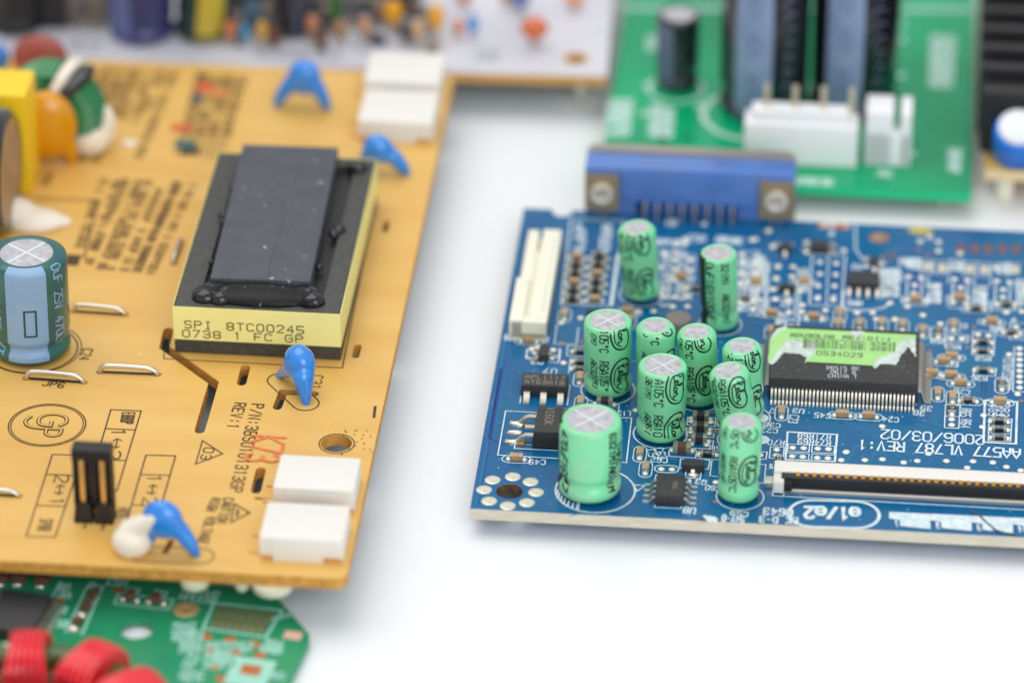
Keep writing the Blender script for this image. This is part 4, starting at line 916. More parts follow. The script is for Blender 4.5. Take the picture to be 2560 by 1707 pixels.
# jumper wires
for a, b, hh_ in (((184, 778), (313, 787), 1.0), ((250, 930), (394, 936), 1.0), ((66, 946), (209, 956), 1.1), ((-80, 1232), (46, 1240), .8), ((434, 660), (453, 604), .9)):
    A, B = yb.L(*a), yb.L(*b); s = MB(); pts = []
    for t, z in ((0, -.3), (.01, .3), (.04, .75), (.1, 1), (.3, 1.08), (.6, 1.02), (.85, .9), (.94, .6), (.99, .2), (1, -.3)):
        q_ = A.lerp(B, t); pts.append((q_.x, q_.y, z*hh_))
    pts = [tuple(p_) for p_ in smoothpts(pts, 3)]
    s.tube(pts, .31, 10); s.build('jumper_wire', m_lead, Y_, (0, 0, yb.t))
    d = (B-A)*.08; yb.silk.ribbon([A+d, B-d], .55, yb.t+.045, mat('solid black print', (34, 26, 18), .6))
    for q_ in (A, B): s = MB(); s.lathe([(.55, .0), (.5, .02), (.28, .025)], 16, (q_.x, q_.y), cap0=False); s.build('drill_hole', mat('hole rim', (176, 112, 44), .7), Y_, (0, 0, yb.t+.012))
# teal capacitor
m_teal = mat('teal sleeve', (24, 88, 94), .3, coat=.25, bump=.01, bscale=.8, var=.4, vscale=.2, col2=(36, 110, 84)); m_tink = mat('pale blue print', (126, 164, 204), .4, var=.5, vscale=.15, col2=(146, 172, 196), speck=(40, 90, 110), speck_s=1.2, speck_t=.72)
oc, p, ax, ln, r_, wrap, tot = capacitor(yb, (78, 866), (66, 630), 10.5, [('0uF 25V 470uF 25', 47, .5, 0, 1.5, .98, 0, .2), ('(M)105 JWT', -54, 3.4, 0, 1.5, 1.1, 0, .2)], True, m_teal, m_tink, label='teal capacitor with a pale blue stripe', stripe=[(-35, 26)], rim=.66)
pm = MB(); pm.ribbon([(x_/4-.75, -6.6) for x_ in range(7)]+[(.75, -6.6-i_*.475) for i_ in range(9)]+[(.75-x_/4, -10.4) for x_ in range(1, 7)]+[(-.75, -10.4+i_*.475) for i_ in range(1, 8)], .26, .02, closed=True, f=wrap); pm.build('minus_sign', mat('dark teal print', (16, 70, 74), .4), oc)
yb.ring(82, 872, 5.9, .2, m_bink, n=60); yb.ring(84, 870, 6.3, .14, m_bink, n=60)
# silkscreen of the tan board
T = lambda *a, **k: yb.text(*a, m=m_bink, **k)
T('JP6', (115, 958), (153, 963), 1.25, wd=.2); T('C24', (219, 876), (211, 896), 1.3, wd=.18); T('C31', (793, 943), (787, 967), 1.5, wd=.16)
T('P/N:3BS0101313GP', z8(550, 420), z8(405, 985), 1.55, wd=.2); T('REV:1', z8(432, 412), z8(385, 555), 1.45, wd=.2)
yb.text('K73', z8(622, 650), z8(585, 770), 4.3, .42, m_redink, .10, cw=.75)
T('03', z7(1515, 655), z7(1495, 705), 1.3, wd=.18); yb.line([z7(1470, 585), z7(1615, 680), z7(1420, 755)], .2, m_bink, True)
T('CAUTION', z8(355, 1050), z8(310, 1200), 1.2, wd=.18); T('HIGH', z8(270, 1050), z8(238, 1120), 1.2, wd=.18); T('VOLTAGE', z8(235, 1175), z8(180, 1340), 1.2, wd=.18)
yb.line([z8(395, 1080), z8(498, 1140), z8(370, 1205)], .25, m_bink, True); yb.line([z8(412, 1115), z8(425, 1142), z8(408, 1142), z8(415, 1165)], .25, m_bink)
gc = yb.L(*z7(342, 472)); yb.silk.ribbon(circle(gc.x, gc.y, 4.95, 60), .17, yb.t+.045, m_bink, True); yb.silk.ribbon(circle(gc.x, gc.y, 4.65, 60), .14, yb.t+.045, m_bink, True)
for P in ([(.9, 1.0), (.2, 1.55), (-.8, 1.35), (-1.3, .3), (-1.1, -.9), (-.3, -1.5), (.7, -1.3), (1.05, -.6)], [(1.05, -.6), (1.05, .0), (.3, .0)], [(1.6, 1.3), (1.6, -1.4), (1.2, -2.5), (.3, -2.9), (-.6, -2.5)], [(1.6, 1.3), (2.6, 1.25), (3.0, .5), (2.6, -.25), (1.6, -.3)]):
    if len(P) > 3: P = smoothpts(P, 5)
    P = [(gc.x+y*1.18+.5, gc.y-(x-.85)*1.18) for x, y in P]; yb.silk.ribbon(P, .56, yb.t+.045, m_bink); yb.silk.ribbon(P, .26, yb.t+.10, m_yel)
def boxcol(tl, tr_, div, bl_, br):
    yb.line([tl, tr_, br, bl_], .17, m_bink, True)
    for a, b in div: yb.line([a, b], .17, m_bink)
boxcol(z7(380, 685), z7(600, 692), ((z7(335, 830), z7(553, 838)), (z7(262, 1055), z7(480, 1062))), z7(190, 1280), z7(400, 1285))
boxcol(z7(805, 360), z7(1025, 370), ((z7(765, 498), z7(985, 508)), (z7(700, 720), z7(915, 730))), z7(632, 942), z7(848, 950))
boxcol(z7(1060, 690), z7(1275, 695), ((z7(1020, 830), z7(1235, 836)), (z7(955, 1050), z7(1170, 1062))), z7(885, 1290), z7(1100, 1300))
def arrow(cx, cy, n1, n2):
    T(n1+' '+n2, z7(cx+15, cy-80), z7(cx-20, cy+85), 1.7, wd=.2)
    yb.line([z7(cx+8, cy-32), z7(cx-6, cy+32)], .17, m_bink)
    for sg in (-1, 1):
        yb.line([z7(cx+7*sg*-1-30, cy+sg*18), z7(cx-sg*7, cy+sg*34), z7(cx-sg*7+30, cy+sg*20)], .17, m_bink)
arrow(432, 940, '2', '1'); arrow(845, 605, '1', '2'); arrow(1105, 940, '1', '2')
yb.scribble(z7(935, 380), z7(915, 480), 1.6, .55, m=m_bink, wd=.22, gap=0); yb.scribble(z7(340, 1150), z7(310, 1260), 1.6, .7, m=m_bink, wd=.18, gap=0)
yb.scribble(z7(900, 1070), z7(870, 1170), 1.7, .8, m=m_bink, wd=.2, gap=0)
T('4', z7(615, 1205), z7(640, 1206), 1.0, wd=.16); T('3', z7(745, 1215), z7(770, 1216), 1.0, wd=.16)
# rows of soft print
for a, b, r_ in ((z7(0, 0), z7(1, 1), 0),): pass
for a, b, rows in ((zv(825, 140), zv(650, 640), 2), (zv(980, 140), zv(700, 780), 2), (zv(1140, 150), zv(860, 800), 2), (zv(1240, 150), zv(950, 800), 1), (zv(1350, 170), zv(1030, 840), 2), (zv(350, 90), zv(300, 200), 2)):
    yb.scribble(a, b, 1.15, .95, min(rows, 2), 2.0, m_soft, .24, .2)
z1 = lambda x, y: (x*.2806, y*.2806)
for a, b, rows in ((z1(1180, 620), z1(1010, 1050), 5), (z1(1560, 640), z1(1400, 1000), 2), (z1(1400, 1020), z1(1200, 1480), 1), (z1(2150, 680), z1(2000, 1250), 4), (z1(900, 1330), z1(840, 1460), 2), (z1(1320, 620), z1(1200, 1100), 4)):
    yb.scribble(a, b, 1.2, 1.0, rows, 1.9, m_soft, .22, .25)
yb.line([zv(250, 270), zv(690, 290), zv(590, 680), zv(480, 670)], .25, m_bink)
pv = [yb.L(*zv(*q_)) for q_ in ((470, 665), (570, 670), (545, 742), (455, 735))]; yb.silk.poly(pv, (), None, yb.t+.09, m_bink)
for k in range(9): yb.line([z1(1760+k*55, 660+k*3), z1(1560+k*48, 1400+k*6)], .14, m_bink)
for k in range(12): yb.line([z1(1760-k*20, 680+k*62), z1(2240-k*20, 690+k*62)], .12, m_bink)
for x, y, w_, c in ((1830, 780, 70, (216, 70, 50)), (1760, 880, 55, (70, 86, 96)), (1620, 1140, 90, (214, 96, 54)), (1660, 1290, 100, (56, 100, 96)), (1800, 690, 50, (80, 60, 40)), (1700, 1350, 90, (60, 56, 44)), (1950, 830, 60, (220, 130, 76))):
    q_ = [yb.L(*z1(x+dx, y+dy)) for dx, dy in ((-w_, -34), (w_, -30), (w_*.8, 30), (-w_*1.1, 34))]; yb.silk.poly(q_, (), None, yb.t+.095, mat('block %d' % c[0]+str(c[1]), c, .6))
for k in range(26):
    c = (random.uniform(850, 930), random.uniform(1072, 1145)); yb.line([c, (c[0]+3, c[1]+1)], .12, m_bink)
yb.line([(938, 1017), (935, 1043)], .35, m_bink)
yb.silk.mi(m_bink); yb.done(m_bink)
# left cluster: film capacitor, lying electrolytic, orange disc, toroid choke, red disc
m_fy = mat('bright yellow case', (248, 206, 36), .4, bump=.02, bscale=1)
p = yb.L(72, 486); q2 = yb.L(100, 425)
s = MB(); s.box(p.x-26, p.x+.4, p.y, p.y+7.6, 0, 15.6, bev=.6); o = s.build('film_capacitor', m_fy, Y_, (0, 0, yb.t)); o['label'] = 'yellow box capacitor at the left edge'
m_bk = mat('black sleeve', (26, 27, 33), .18, coat=.6); m_vend = mat('brown end disc', (178, 146, 112), .5, var=.6, vscale=.2, col2=(150, 118, 88))
cy = yb.L(60, 545); rr = 8.6
s = MB(); pr = [(rr*.9, -34), (rr, -33), (rr, -1.6), (rr*.985, -.5), (rr*.9, 0), (rr*.83, -.1)]; s.lathe(pr, 48, cap1=False); s.v = [(z, x, y) for x, y, z in s.v]
o = s.build('lying_capacitor', m_bk, Y_, (yb.L(62, 440, rr).x-2.1, yb.L(40, 560).y-.2, yb.t+rr), smooth=60); o['label'] = 'large black capacitor lying on its side'
s = MB(); s.lathe([(rr*.85, -.12), (.05, -.1)], 40, cap0=False); s.v = [(z, x, y) for x, y, z in s.v]; s.build('end_disc', m_vend, o, smooth=0)
s = MB()
for j in range(20):
    pass
n = 8; vs = []
for j in range(2):
    for i in range(n+1): a = R(205+i*6); vs.append((-33+j*31, (rr+.03)*math.cos(a), -(rr+.03)*math.sin(a)))
s.add(vs, [(i, i+1, n+2+i, n+1+i) for i in range(n)]); s.build('stripe', mat('grey blue stripe', (120, 134, 164), .35), o)
blob('glue_lump', m_glue, [(0, 0, .6, 4.5, 3.0, 1.4), (-3.5, 1, 1.0, 4, 3, 2.2), (3.4, .4, .3, 2, 1.6, .7)], Y_, (yb.L(84, 560).x, yb.L(84, 560).y, yb.t), 0, vox=.35)
m_or = mat('orange epoxy', (216, 148, 0), .25, coat=.4)
p = yb.L(136, 405); blob('varistor', m_or, [(-.7, 0, 6.0, 4.3, 2.3, 5.4), ((-2.5, 0, 2.5), 1.1, (-2.5, 0, 0), .7), ((2.5, 0, 2.5), 1.1, (2.5, 0, 0), .7)], Y_, (p.x, p.y, yb.t), R(4), vox=.35)['label'] = 'orange disc component beside the yellow box'
# toroid choke
m_ferr = mat('green coated ferrite', (36, 104, 60), .35, coat=.3); m_wire = mat('green enamel wire', (52, 136, 84), .25, coat=.4)
p = yb.L(170, 372); RR, rr2 = 5.0, 1.9; ctr = Vector((p.x-1.6, p.y+2.3, yb.t+5.2)); tilt = R(-18)
def tor(a, b, R0=RR, r0=rr2):
    x, z = (R0+r0*math.cos(b))*math.cos(a), (R0+r0*math.cos(b))*math.sin(a); y = r0*math.sin(b)*1.25
    return (x*math.cos(tilt)-y*math.sin(tilt), x*math.sin(tilt)+y*math.cos(tilt), z)
s = MB(); n, k = 48, 14; s.add([tor(2*math.pi*i/n, 2*math.pi*j/k) for i in range(n) for j in range(k)], [(i*k+j, i*k+(j+1) % k, ((i+1) % n)*k+(j+1) % k, ((i+1) % n)*k+j) for i in range(n) for j in range(k)])
o = s.build('toroid_choke', m_ferr, Y_, ctr); o['label'] = 'green wound ring choke in white glue'
s = MB()
for i in range(34):
    a = R(-35+i*7.0)
    if 45 < math.degrees(a) < 80: continue
    s.tube([tor(a, 2*math.pi*j/12, RR, rr2+.35) for j in range(13)], .42, 6)
s.build('winding', m_wire, o)
for a, m, nm in ((70, m_glue, 'separator'), (54, m_bk, 'tape_band')):
    s = MB(); a = R(a); pts = [tor(a, 2*math.pi*j/14, RR, rr2+1.0) for j in range(15)]; s.tube(pts, .9, 8); s.build(nm, m, o)
blob('glue_lump', m_glue, [(0, 0, 2.0, 2.9, 2.2, 2.6), (1.7, 1.4, 3.6, 2.1, 1.6, 3.4), (-1.0, .2, 1.0, 2.0, 2, 1.6), (5.2, 2.4, .2, 1.4, 1.0, .4)], Y_, (yb.L(225, 378).x, yb.L(225, 378).y, yb.t), 0, vox=.35)
m_red = mat('brick red epoxy', (160, 76, 66), .5)
p = yb.L(104, 210); blob('varistor', m_red, [(0, 0, 4.4, 4.2, 1.9, 3.6), ((0, 0, 2), 1.5, (0, 0, 0), .8)], Y_, (p.x, p.y, yb.t), 0, vox=.35)['label'] = 'red disc component behind the choke'
p = yb.L(0, 205); blob('disc_capacitor', m_dblue, [(0, 0, 4, 2.0, 1.4, 2.3), ((0, 0, 2), .9, (0, 0, 0), .5)], Y_, (p.x-.3, p.y, yb.t), 0, vox=.3)['label'] = 'blue disc capacitor at the left frame edge'
# solder lumps hanging under the front edge
for px, w_ in ((492, 1.9), (688, 2.6), (610, 1.0)):
    p = yb.L(px, 1440, -2.5); s = MB(); s.lathe([(w_, 0), (w_*.95, -1.0), (w_*.6, -1.6), (.05, -1.8)], 20); s.build('solder_lump', mat('cloudy solder', (216, 216, 190), .5), Y_, (p.x, 1.2, 0))
for px, py in ((-40, 30), (-60, 110), (-2.5, 118), (-2.5, 60), (-30, 60)):
    s = MB(); s.lathe([(1.6, 0), (1.4, -6.1)], 16); s.build('foot_post', m_ivory, Y_, (px, py, 0))

# ================================================================== white board at the back
wb = Board('circuit_board', 'white topped board at the back crowded with small coloured components', 7.0, 1.6, -3.2, (1518, 192))
Wb = wb.e; m_wm = mat('white board coat', (214, 213, 220), .4, var=.5, vscale=.06, col2=(188, 188, 198))
p = wb.L(1548, 0); hl = wb.L(1440, 147)
s = MB(); s.poly([(-110, 0), (0, 0), (0, 60), (-110, 60)], [circle(hl.x, hl.y, 1.5, 20)], 0, wb.t, m_wm, mat('tan edge', (206, 156, 84), .7), mat('dark green underside', (44, 84, 66), .5)); s.build('substrate', None, Wb, smooth=0)
s = MB(); s.lathe([(1.52, .05), (1.55, wb.t+.01), (2.0, wb.t+.02)], 24, (hl.x, hl.y), cap0=False, cap1=False); s.build('plated_hole', m_goldpin, Wb)
def can(B, px, ybot, dia, h, m, label, stripe=None, sm=None, lean=0, hgt=None, name='capacitor'):
    rr = dia/2; c = B.L(px, ybot); y = c.y+rr
    s = MB(); s.lathe(capprofile(rr, h), 36, cap1=False); o = s.build(name, m, B.e, (c.x, y, B.t+.3), 0, smooth=60); o.rotation_euler = (0, R(lean), 0); o['label'] = label
    s = MB(); s.lathe([(rr*.765, h-.11), (.02, h-.1)], 30, cap0=False); s.build('can_top', m_alu, o, smooth=0)
    if stripe:
        a0, a1 = stripe; n = 10; vs = []
        for z in (.6, 2.0, 2.2, 2.9, h-.75): 
            q_ = rr+.04 if z not in (2.0, 2.2) else rr*.965
            vs += [(q_*math.sin(R(a0+(a1-a0)*i/n)), -q_*math.cos(R(a0+(a1-a0)*i/n)), z) for i in range(n+1)]
        s = MB(); s.add(vs, [(j*(n+1)+i, j*(n+1)+i+1, (j+1)*(n+1)+i+1, (j+1)*(n+1)+i) for j in range(4) for i in range(n)]); s.build('stripe', sm, o, smooth=60)
    return o
can(wb, 346, 122, 9.6, 18, mat('indigo sleeve', (48, 52, 104), .35, coat=.3), 'indigo capacitor with a lighter stripe', (-62, -12), mat('lilac stripe', (92, 104, 158), .4))
can(wb, 497, 117, 8.2, 18, mat('dark green sleeve', (22, 50, 44), .35, coat=.3), 'dark green capacitor with a yellow stripe', (-8, 52), mat('yellow stripe', (196, 176, 60), .4), lean=6)
can(wb, 727, 104, 5.6, 14, m_bk, 'narrow black capacitor', (10, 70), mat('slate stripe', (66, 70, 86), .4))
can(wb, 30, 98, 8.5, 9, m_black, 'short black component at the far left')
s = MB(); p = wb.L(20, 95); s.box(-6, 4, 4, 11, 6, 13, bev=.5); s.build('coil', mat('lime tape', (170, 174, 50), .5), Wb, (p.x, p.y+0, wb.t))
for px, yb_, w_, h_, c, nm in ((200, 70, 8, 12, (120, 112, 104), 'relay'), (95, 72, 9, 14, (36, 34, 34), 'transformer'), (905, 52, 17, 9, (64, 62, 60), 'heat_sink'), (1010, 60, 4.5, 8, (60, 58, 60), 'relay'), (620, 30, 8, 10, (88, 84, 86), 'relay'), (720, 30, 8, 8, (64, 62, 66), 'relay')):
    p = wb.L(px, yb_); s = MB(); s.box(-w_/2, w_/2, 0, 6, 0, h_, bev=.4); s.build(nm, mat('c%d' % px, c, .5), Wb, (p.x, p.y, wb.t))
    if nm == 'heat_sink':
        for k in range(3): s = MB(); s.box(-w_/2, w_/2, -.6, 0, 1.2+k*2.4, 1.9+k*2.4); s.build('fin', mat('pale fin', (168, 166, 164), .4), Wb, (p.x, p.y, wb.t))
def small(px, ybot, w_, h_, c, point=True, name='ceramic_capacitor', lift=1.2):
    p = wb.L(px, ybot); m = mat('e%d_%d_%d' % c, c, .35, coat=.3)
    pr = [(0, 0, lift+h_/2, w_/2, w_*.32, h_/2)]+([((0, 0, lift+h_*.3), w_*.25, (0, 0, lift*.4), .25)] if point else [])
    o = blob(name, m, pr, Wb, (p.x, p.y, wb.t), 0, vox=.3, smooth=3)
    s = MB(); s.tube([(-.4, 0, lift+.4), (-.5, 0, 0)], .2, 6); s.tube([(.4, 0, lift+.4), (.5, 0, 0)], .2, 6); s.build('lead', m_lead, o)
for a in ((985, 84, 2.9, 4.4, (236, 166, 28)), (1090, 96, 2.8, 4.6, (236, 170, 60)), (840, 84, 1.9, 6.5, (46, 112, 50)), (576, 118, 1.9, 3.4, (206, 120, 76)), (612, 121, 1.8, 3.0, (66, 140, 176)), (656, 119, 1.9, 3.4, (214, 162, 70)), (782, 106, 2.0, 3.6, (198, 130, 96)), (912, 106, 1.9, 3.4, (206, 150, 118)), (1045, 118, 1.9, 3.6, (220, 176, 130)), (1146, 104, 1.8, 2.6, (212, 120, 92)), (1182, 100, 2.1, 3.0, (92, 146, 212)), (632, 92, 3.0, 5.0, (64, 96, 116)), (1300, 34, 3.6, 3.0, (92, 108, 168)), (1436, 26, 3.6, 1.8, (232, 134, 90)), (1336, 116, 4.3, 3.6, (216, 108, 62)), (1160, 20, 3.0, 2.0, (206, 110, 86)), (700, 60, 2.6, 6, (90, 96, 100)), (545, 85, 2.4, 5, (56, 40, 80)), (1265, 20, 2.2, 2.2, (214, 150, 90))):
    small(*a)
for k in range(34):
    px = random.uniform(190, 1140); py = random.uniform(58, 112)
    if 255 < px < 570: continue
    small(px, py, random.uniform(1.6, 3.0), random.uniform(1.6, 3.6), random.choice(((120, 96, 80), (88, 84, 90), (70, 66, 64), (150, 136, 120), (60, 80, 96), (160, 120, 90), (52, 50, 56), (128, 128, 136))))
for k in range(16):
    px = random.uniform(560, 1130); s = MB(); s.box(-1.2, 1.2, 0, 1.4, 0, random.uniform(1, 3), bev=.3); p = wb.L(px, random.uniform(70, 128)); s.build('chip_capacitor', mat('muted %d' % (k % 5), ((90, 86, 84), (140, 120, 100), (64, 62, 70), (170, 160, 150), (110, 70, 56))[k % 5], .5), Wb, (p.x, p.y, wb.t), random.choice((0, R(90))))
m_wsilk = mat('grey print', (150, 148, 158), .6)
for a, b in (((640, 125), (860, 132)), ((880, 110), (1130, 122)), ((1190, 130), (1260, 134)), ((180, 105), (260, 112))): wb.scribble(a, b, 1.2, .9, 2, 2, wd=.22)
wb.done(m_wsilk)

# ================================================================== green board, upper right
gb = Board('circuit_board', 'bright green board behind the blue board with big black capacitors and white sockets', 4.2, 1.6, -5.3, (2428, 483))
Gb = gb.e; gl = gb.L(1512, 348).x
m_g1 = mat('green solder mask', (0, 120, 76), .2, spec=.4, var=.8, vscale=.03, col2=(0, 190, 128)); m_gedge = mat('green edge', (10, 196, 134), .5)
s = MB(); s.poly([(gl, 0), (0, 0), (0, 75), (gl, 75)], (), 0, gb.t, m_g1, m_gedge, m_g1); s.build('substrate', None, Gb, smooth=0)
m_gs = mat('slate print', (136, 154, 190), .4, var=.4, vscale=.2, col2=(150, 166, 198))
can(gb, 1690, 238, 6.3, 11.5, m_bk, 'small black capacitor left of the big pair', (-70, -10), mat('grey lilac stripe', (96, 104, 132), .4))
for px, yb_, lab in ((1902, 318, 'tall black capacitor with slate stripe, left of the pair'), (2128, 306, 'tall black capacitor with slate stripe, right of the pair')):
    o = can(gb, px, yb_, 12.8, 30, m_bk, lab, (-38, 12) , m_gs)
    s = MB(); rr = 6.47
    for k in range(4):
        z0 = 3.5+k*6.5
        for P in ([(-.30, z0+1), (-.30, z0+4), (-.12, z0+4), (-.12, z0+1)], [(-.45, z0-1), (-.2, z0-2.2), (.05, z0-1)]):
            s.add([(0, 0, 0)], [], None)
            s.ribbon([(a*6.4, z) for a, z in P], .22, 0, f=lambda x, y, z: (rr*math.sin(x/rr), -rr*math.cos(x/rr), y), closed=len(P) == 4)
    s.build('printing', mat('steel print', (96, 114, 150), .4), o)
    s = MB()
    for k in range(9): s.ribbon([(3.2+random.uniform(-.6, .6), 3+k*2.3), (3.6+random.uniform(-.6, .8), 4.2+k*2.3), (4.6, 3.6+k*2.3)], .4, 0, f=lambda x, y, z: (rr*math.sin(x/rr), -rr*math.cos(x/rr), y))
    s.build('lettering', mat('grey sleeve print', (96, 100, 122), .5), o)
m_wg = mat('white pin socket', (246, 246, 248), .45)
p = gb.L(1858, 408); q2 = gb.L(2142, 412)
s = MB(); wv = q2.x-p.x; s.box(0, wv, 0, 4.4, 0, 6.4, bev=.25); s.box(1.0, wv-1.5, .6, 3.6, 6.2, 8.2, bev=.3)
o = s.build('pin_socket', m_wg, Gb, (p.x, p.y+.1, gb.t)); o['label'] = 'white four pin socket'
for k in range(4): s = MB(); s.box(-.45, .45, -.45, .45, 7.5, 11.6, bev=.15); s.build('pin', mat('cream pin', (222, 212, 184), .3, metal=.5), o, (3.0+k*4.0, 2.2, 0))
p = gb.L(2160, 412); q2 = gb.L(2274, 414)
s = MB(); wv = q2.x-p.x; s.box(0, wv, 0, 1.2, 0, 5.2, bev=.2); s.box(0, wv*.60, 0, 5.4, 0, 8.4, bev=.25); s.box(wv*.76, wv, 0, 5.4, 0, 8.4, bev=.25); s.box(0, wv, 4.2, 5.4, 0, 3.4, bev=.2)
s.build('pin_socket', m_wg, Gb, (p.x, p.y+.1, gb.t))['label'] = 'white slotted socket beside the four pin one'
c = gb.L(1885, 288); gb.silk.ribbon(circle(c.x, c.y, 7.4, 50), .9, gb.t+.045, None, True); c = gb.L(1690, 222); gb.silk.ribbon(circle(c.x, c.y, 4.0, 40), .5, gb.t+.045, None, True)
for a, b, r_ in (((1568, 250), (1556, 350), 2), ((2372, 92), (2366, 228), 2), ((2388, 372), (2384, 436), 1), ((1672, 262), (1664, 352), 2), ((1635, 90), (1632, 130), 1), ((1980, 452), (2090, 458), 1), ((2195, 432), (2230, 436), 1)): gb.scribble(a, b, 1.6, 1.0, r_, 1.7, wd=.5, gap=.02)
for px, py in ((1620, 215), (1612, 285), (1750, 265), (2280, 385), (2253, 60), (2253, 100), (2250, 190)): c = gb.L(px, py); gb.silk.poly(circle(c.x, c.y, .7, 12), (), None, gb.t+.03)
for k in range(2): gb.line([(1540, 18+k*5), (2430, 22+k*5)], .5)
gb.done(mat('pale print', (190, 226, 214), .6))
for px, py in ((1718, 345), (1655, 350)): put(disc_mesh(.5, .4, .4, 'component', m_ic), 'chip_resistor', Gb, gb.P(px, py), 0)

# ================================================================== board with heat sink at the right edge
hb = Board('circuit_board', 'tan edged board with a black finned heat sink and blue trimmer at the right edge', 6.0, 1.6, -5.3, (2462, 425))
Hb = hb.e; s = MB(); s.poly([(0, 0), (40, 0), (40, 60), (0, 60)], (), 0, hb.t, mat('ochre board', (226, 186, 108), .45, var=.5, vscale=.3, col2=(196, 150, 76)), mat('cream edge', (232, 208, 160), .6), m_yedge); s.build('substrate', None, Hb, smooth=0)
p = hb.L(2440, 352)
s = MB(); s.box(0, 30, 4.5, 8, .2, 10, bev=.8); o = s.build('heat_sink', m_black, Hb, (-1.0, 0, hb.t)); o['label'] = 'black finned heat sink'
for k in range(7):
    s = MB(); s.box(0, 30, -.8, .8, 0, 11.0, bev=.4); s.build('fin', mat('anodised black', (40, 38, 40), .35), o, (-.3, 10.5+k*5.2, .2+.3*k), 0)
s = MB(); s.box(.5, 29, 7, 52, 0, 5, bev=.3); s.build('base_plate', m_black, o)
p = hb.L(2520, 350)
s = MB(); s.lathe([(3.4, 0), (3.5, .3), (3.5, 5.2), (3.2, 5.5), (2.6, 5.5)], 32); o = s.build('trimmer', mat('trimmer blue', (0, 116, 222), .4), Hb, (hb.L(2532, 350).x+.5, 3.9, hb.t+1.0)); o['label'] = 'round blue trimmer with a white top'; o.rotation_euler = (R(26), 0, 0)
s = MB(); s.lathe([(2.9, 5.5), (2.9, 6.3), (2.5, 6.5), (.1, 6.5)], 28); s.build('dial', mat('dial white', (226, 228, 234), .4), o)
for sx in (-2.6, 2.2): s = MB(); s.tube([(sx, -2.0, .5), (sx, -2.3, -1.0)], .3, 8); s.build('lead', m_lead, o)
for x, y in ((10, 14), (12, 20)): 
    s = MB(); s.lathe([(1.0, 0), (.9, .8), (.2, 1)], 14); s.build('screw', m_goldpin, Hb, (x, y-2, hb.t+11))
hb.silk.poly([(3.2, .6), (12, .6), (12, 2.2), (3.2, 2.2)], (), None, hb.t+.045); hb.done(mat('umber print', (150, 118, 60), .6))
for x, y in ((3, 3), (30, 3), (3, 50)): s = MB(); s.lathe([(1.5, 0), (1.3, -4.3)], 14); s.build('foot_post', m_ivory, Hb, (x, y, 0))

# ================================================================== green board, lower left
lb = Board('circuit_board', 'dark green board at the front left with red wire coils and a bare pad grid', 1.4, 1.0, -13.5, (767, 1589))
Lb = lb.e; m_g2 = mat('emerald mask', (18, 132, 94), .24, spec=.35, var=.8, vscale=.05, col2=(60, 156, 104)); m_g2e = mat('emerald edge', (40, 150, 110), .6)
zg = lambda x, y: (x*.3486, 1380+y*.3486)
zh = lambda x, y: (x*.2085, 1380+y*.2085)
a, b, c = lb.L(*zg(1880, 285)), lb.L(*zg(2000, 360)), lb.L(*zg(2215, 600))
hg = lb.L(*zh(1640, 915)); hr = lb.L(*zg(1335, 410))
y_top = a.y
out = [(c.x+.25, c.y-40), (c.x+.25, c.y-1.0), (c.x, c.y+.3), (b.x+.4, b.y), (b.x-.6, (a.y+b.y)/2+.2), (a.x, y_top), (-70, y_top), (-70, c.y-40)]
s = MB(); s.poly(out, [circle(hg.x, hg.y, 2.1, 28)], 0, lb.t, m_g2, m_g2e, m_g2); s.build('substrate', None, Lb, smooth=0)
lsilk = mat('pale green print', (158, 214, 196), .6)
# chip with leads at the left
x, y, _ = lb.P(*zh(240, 720), 1.5)
s = MB(); s.box(-3.6, 2.9, -4.2, 4.2, .3, 1.7, taper=.15, bev=.1); o = s.build('driver_chip', m_ic, Lb, (x, y, lb.t)); o['label'] = 'black chip with fine side leads'
g = gull('lead', .9, 1.5, .3)
for k in range(13): put(g, 'lead', o, (2.9, -3.9+k*.65, 0), math.pi/2); put(g, 'lead', o, (-3.6, -3.9+k*.65, 0), -math.pi/2)
for zx, zy in ((30, 330), (240, 330), (510, 350)):
    p = lb.P(*zh(zx, zy)); s = MB(); s.box(-.9, .9, -.6, 1.6, 0, .9, bev=.1); s.build('chip_resistor', m_brown, Lb, p); put(disc_mesh(.7, .6, .5, 'solder_fillet', m_solder), 'solder_fillet', Lb, (p[0], p[1]-1.1, p[2]), 0)
for zx, zy in ((1070, 600), (975, 750), (880, 920)): put(disc_mesh(.75, .7, .5, 'solder_dot', m_solder), 'solder_dot', Lb, lb.P(*zh(zx, zy)), 0)
for zx, zy in ((1130, 520), (1040, 670), (930, 850)): put(padmesh(1.2, .9, .8, m_brown, 'chip'), 'chip_resistor', Lb, lb.P(*zh(zx, zy)), R(60))
for zx in (1470, 1640, 1780, 1960): put(disc_mesh(.48, .45, .5, 'solder_dot', m_solder), 'solder_dot', Lb, lb.P(*zh(zx, 565+(zx-1470)*.12)), 0)
for zx in (1560, 1870): put(padmesh(1.0, 1.3, .9, m_brown, 'chip'), 'chip_capacitor', Lb, lb.P(*zh(zx, 530+(zx-1470)*.12), .5), 0)
for zx, zy, rx in ((710, 575, .75), (1410, 450, .7)): put(disc_mesh(rx, rx*.8, .05, 'copper_pad', m_copper), 'copper_pad', Lb, lb.P(*zh(zx, zy)), 0)
s = MB(); s.lathe([(.35, 0), (.5, .12), (1.5, .08), (1.6, 0)], 24, (hr.x, hr.y), cap0=False, cap1=False); s.build('ring_pad', mat('gold ring', (222, 190, 130), .35, metal=.4), Lb, (0, 0, lb.t))
s = MB(); s.lathe([(.36, 0), (.1, .0)], 12, (hr.x, hr.y), cap0=False); s.build('ring_hole', m_copper, Lb, (0, 0, lb.t+.01))
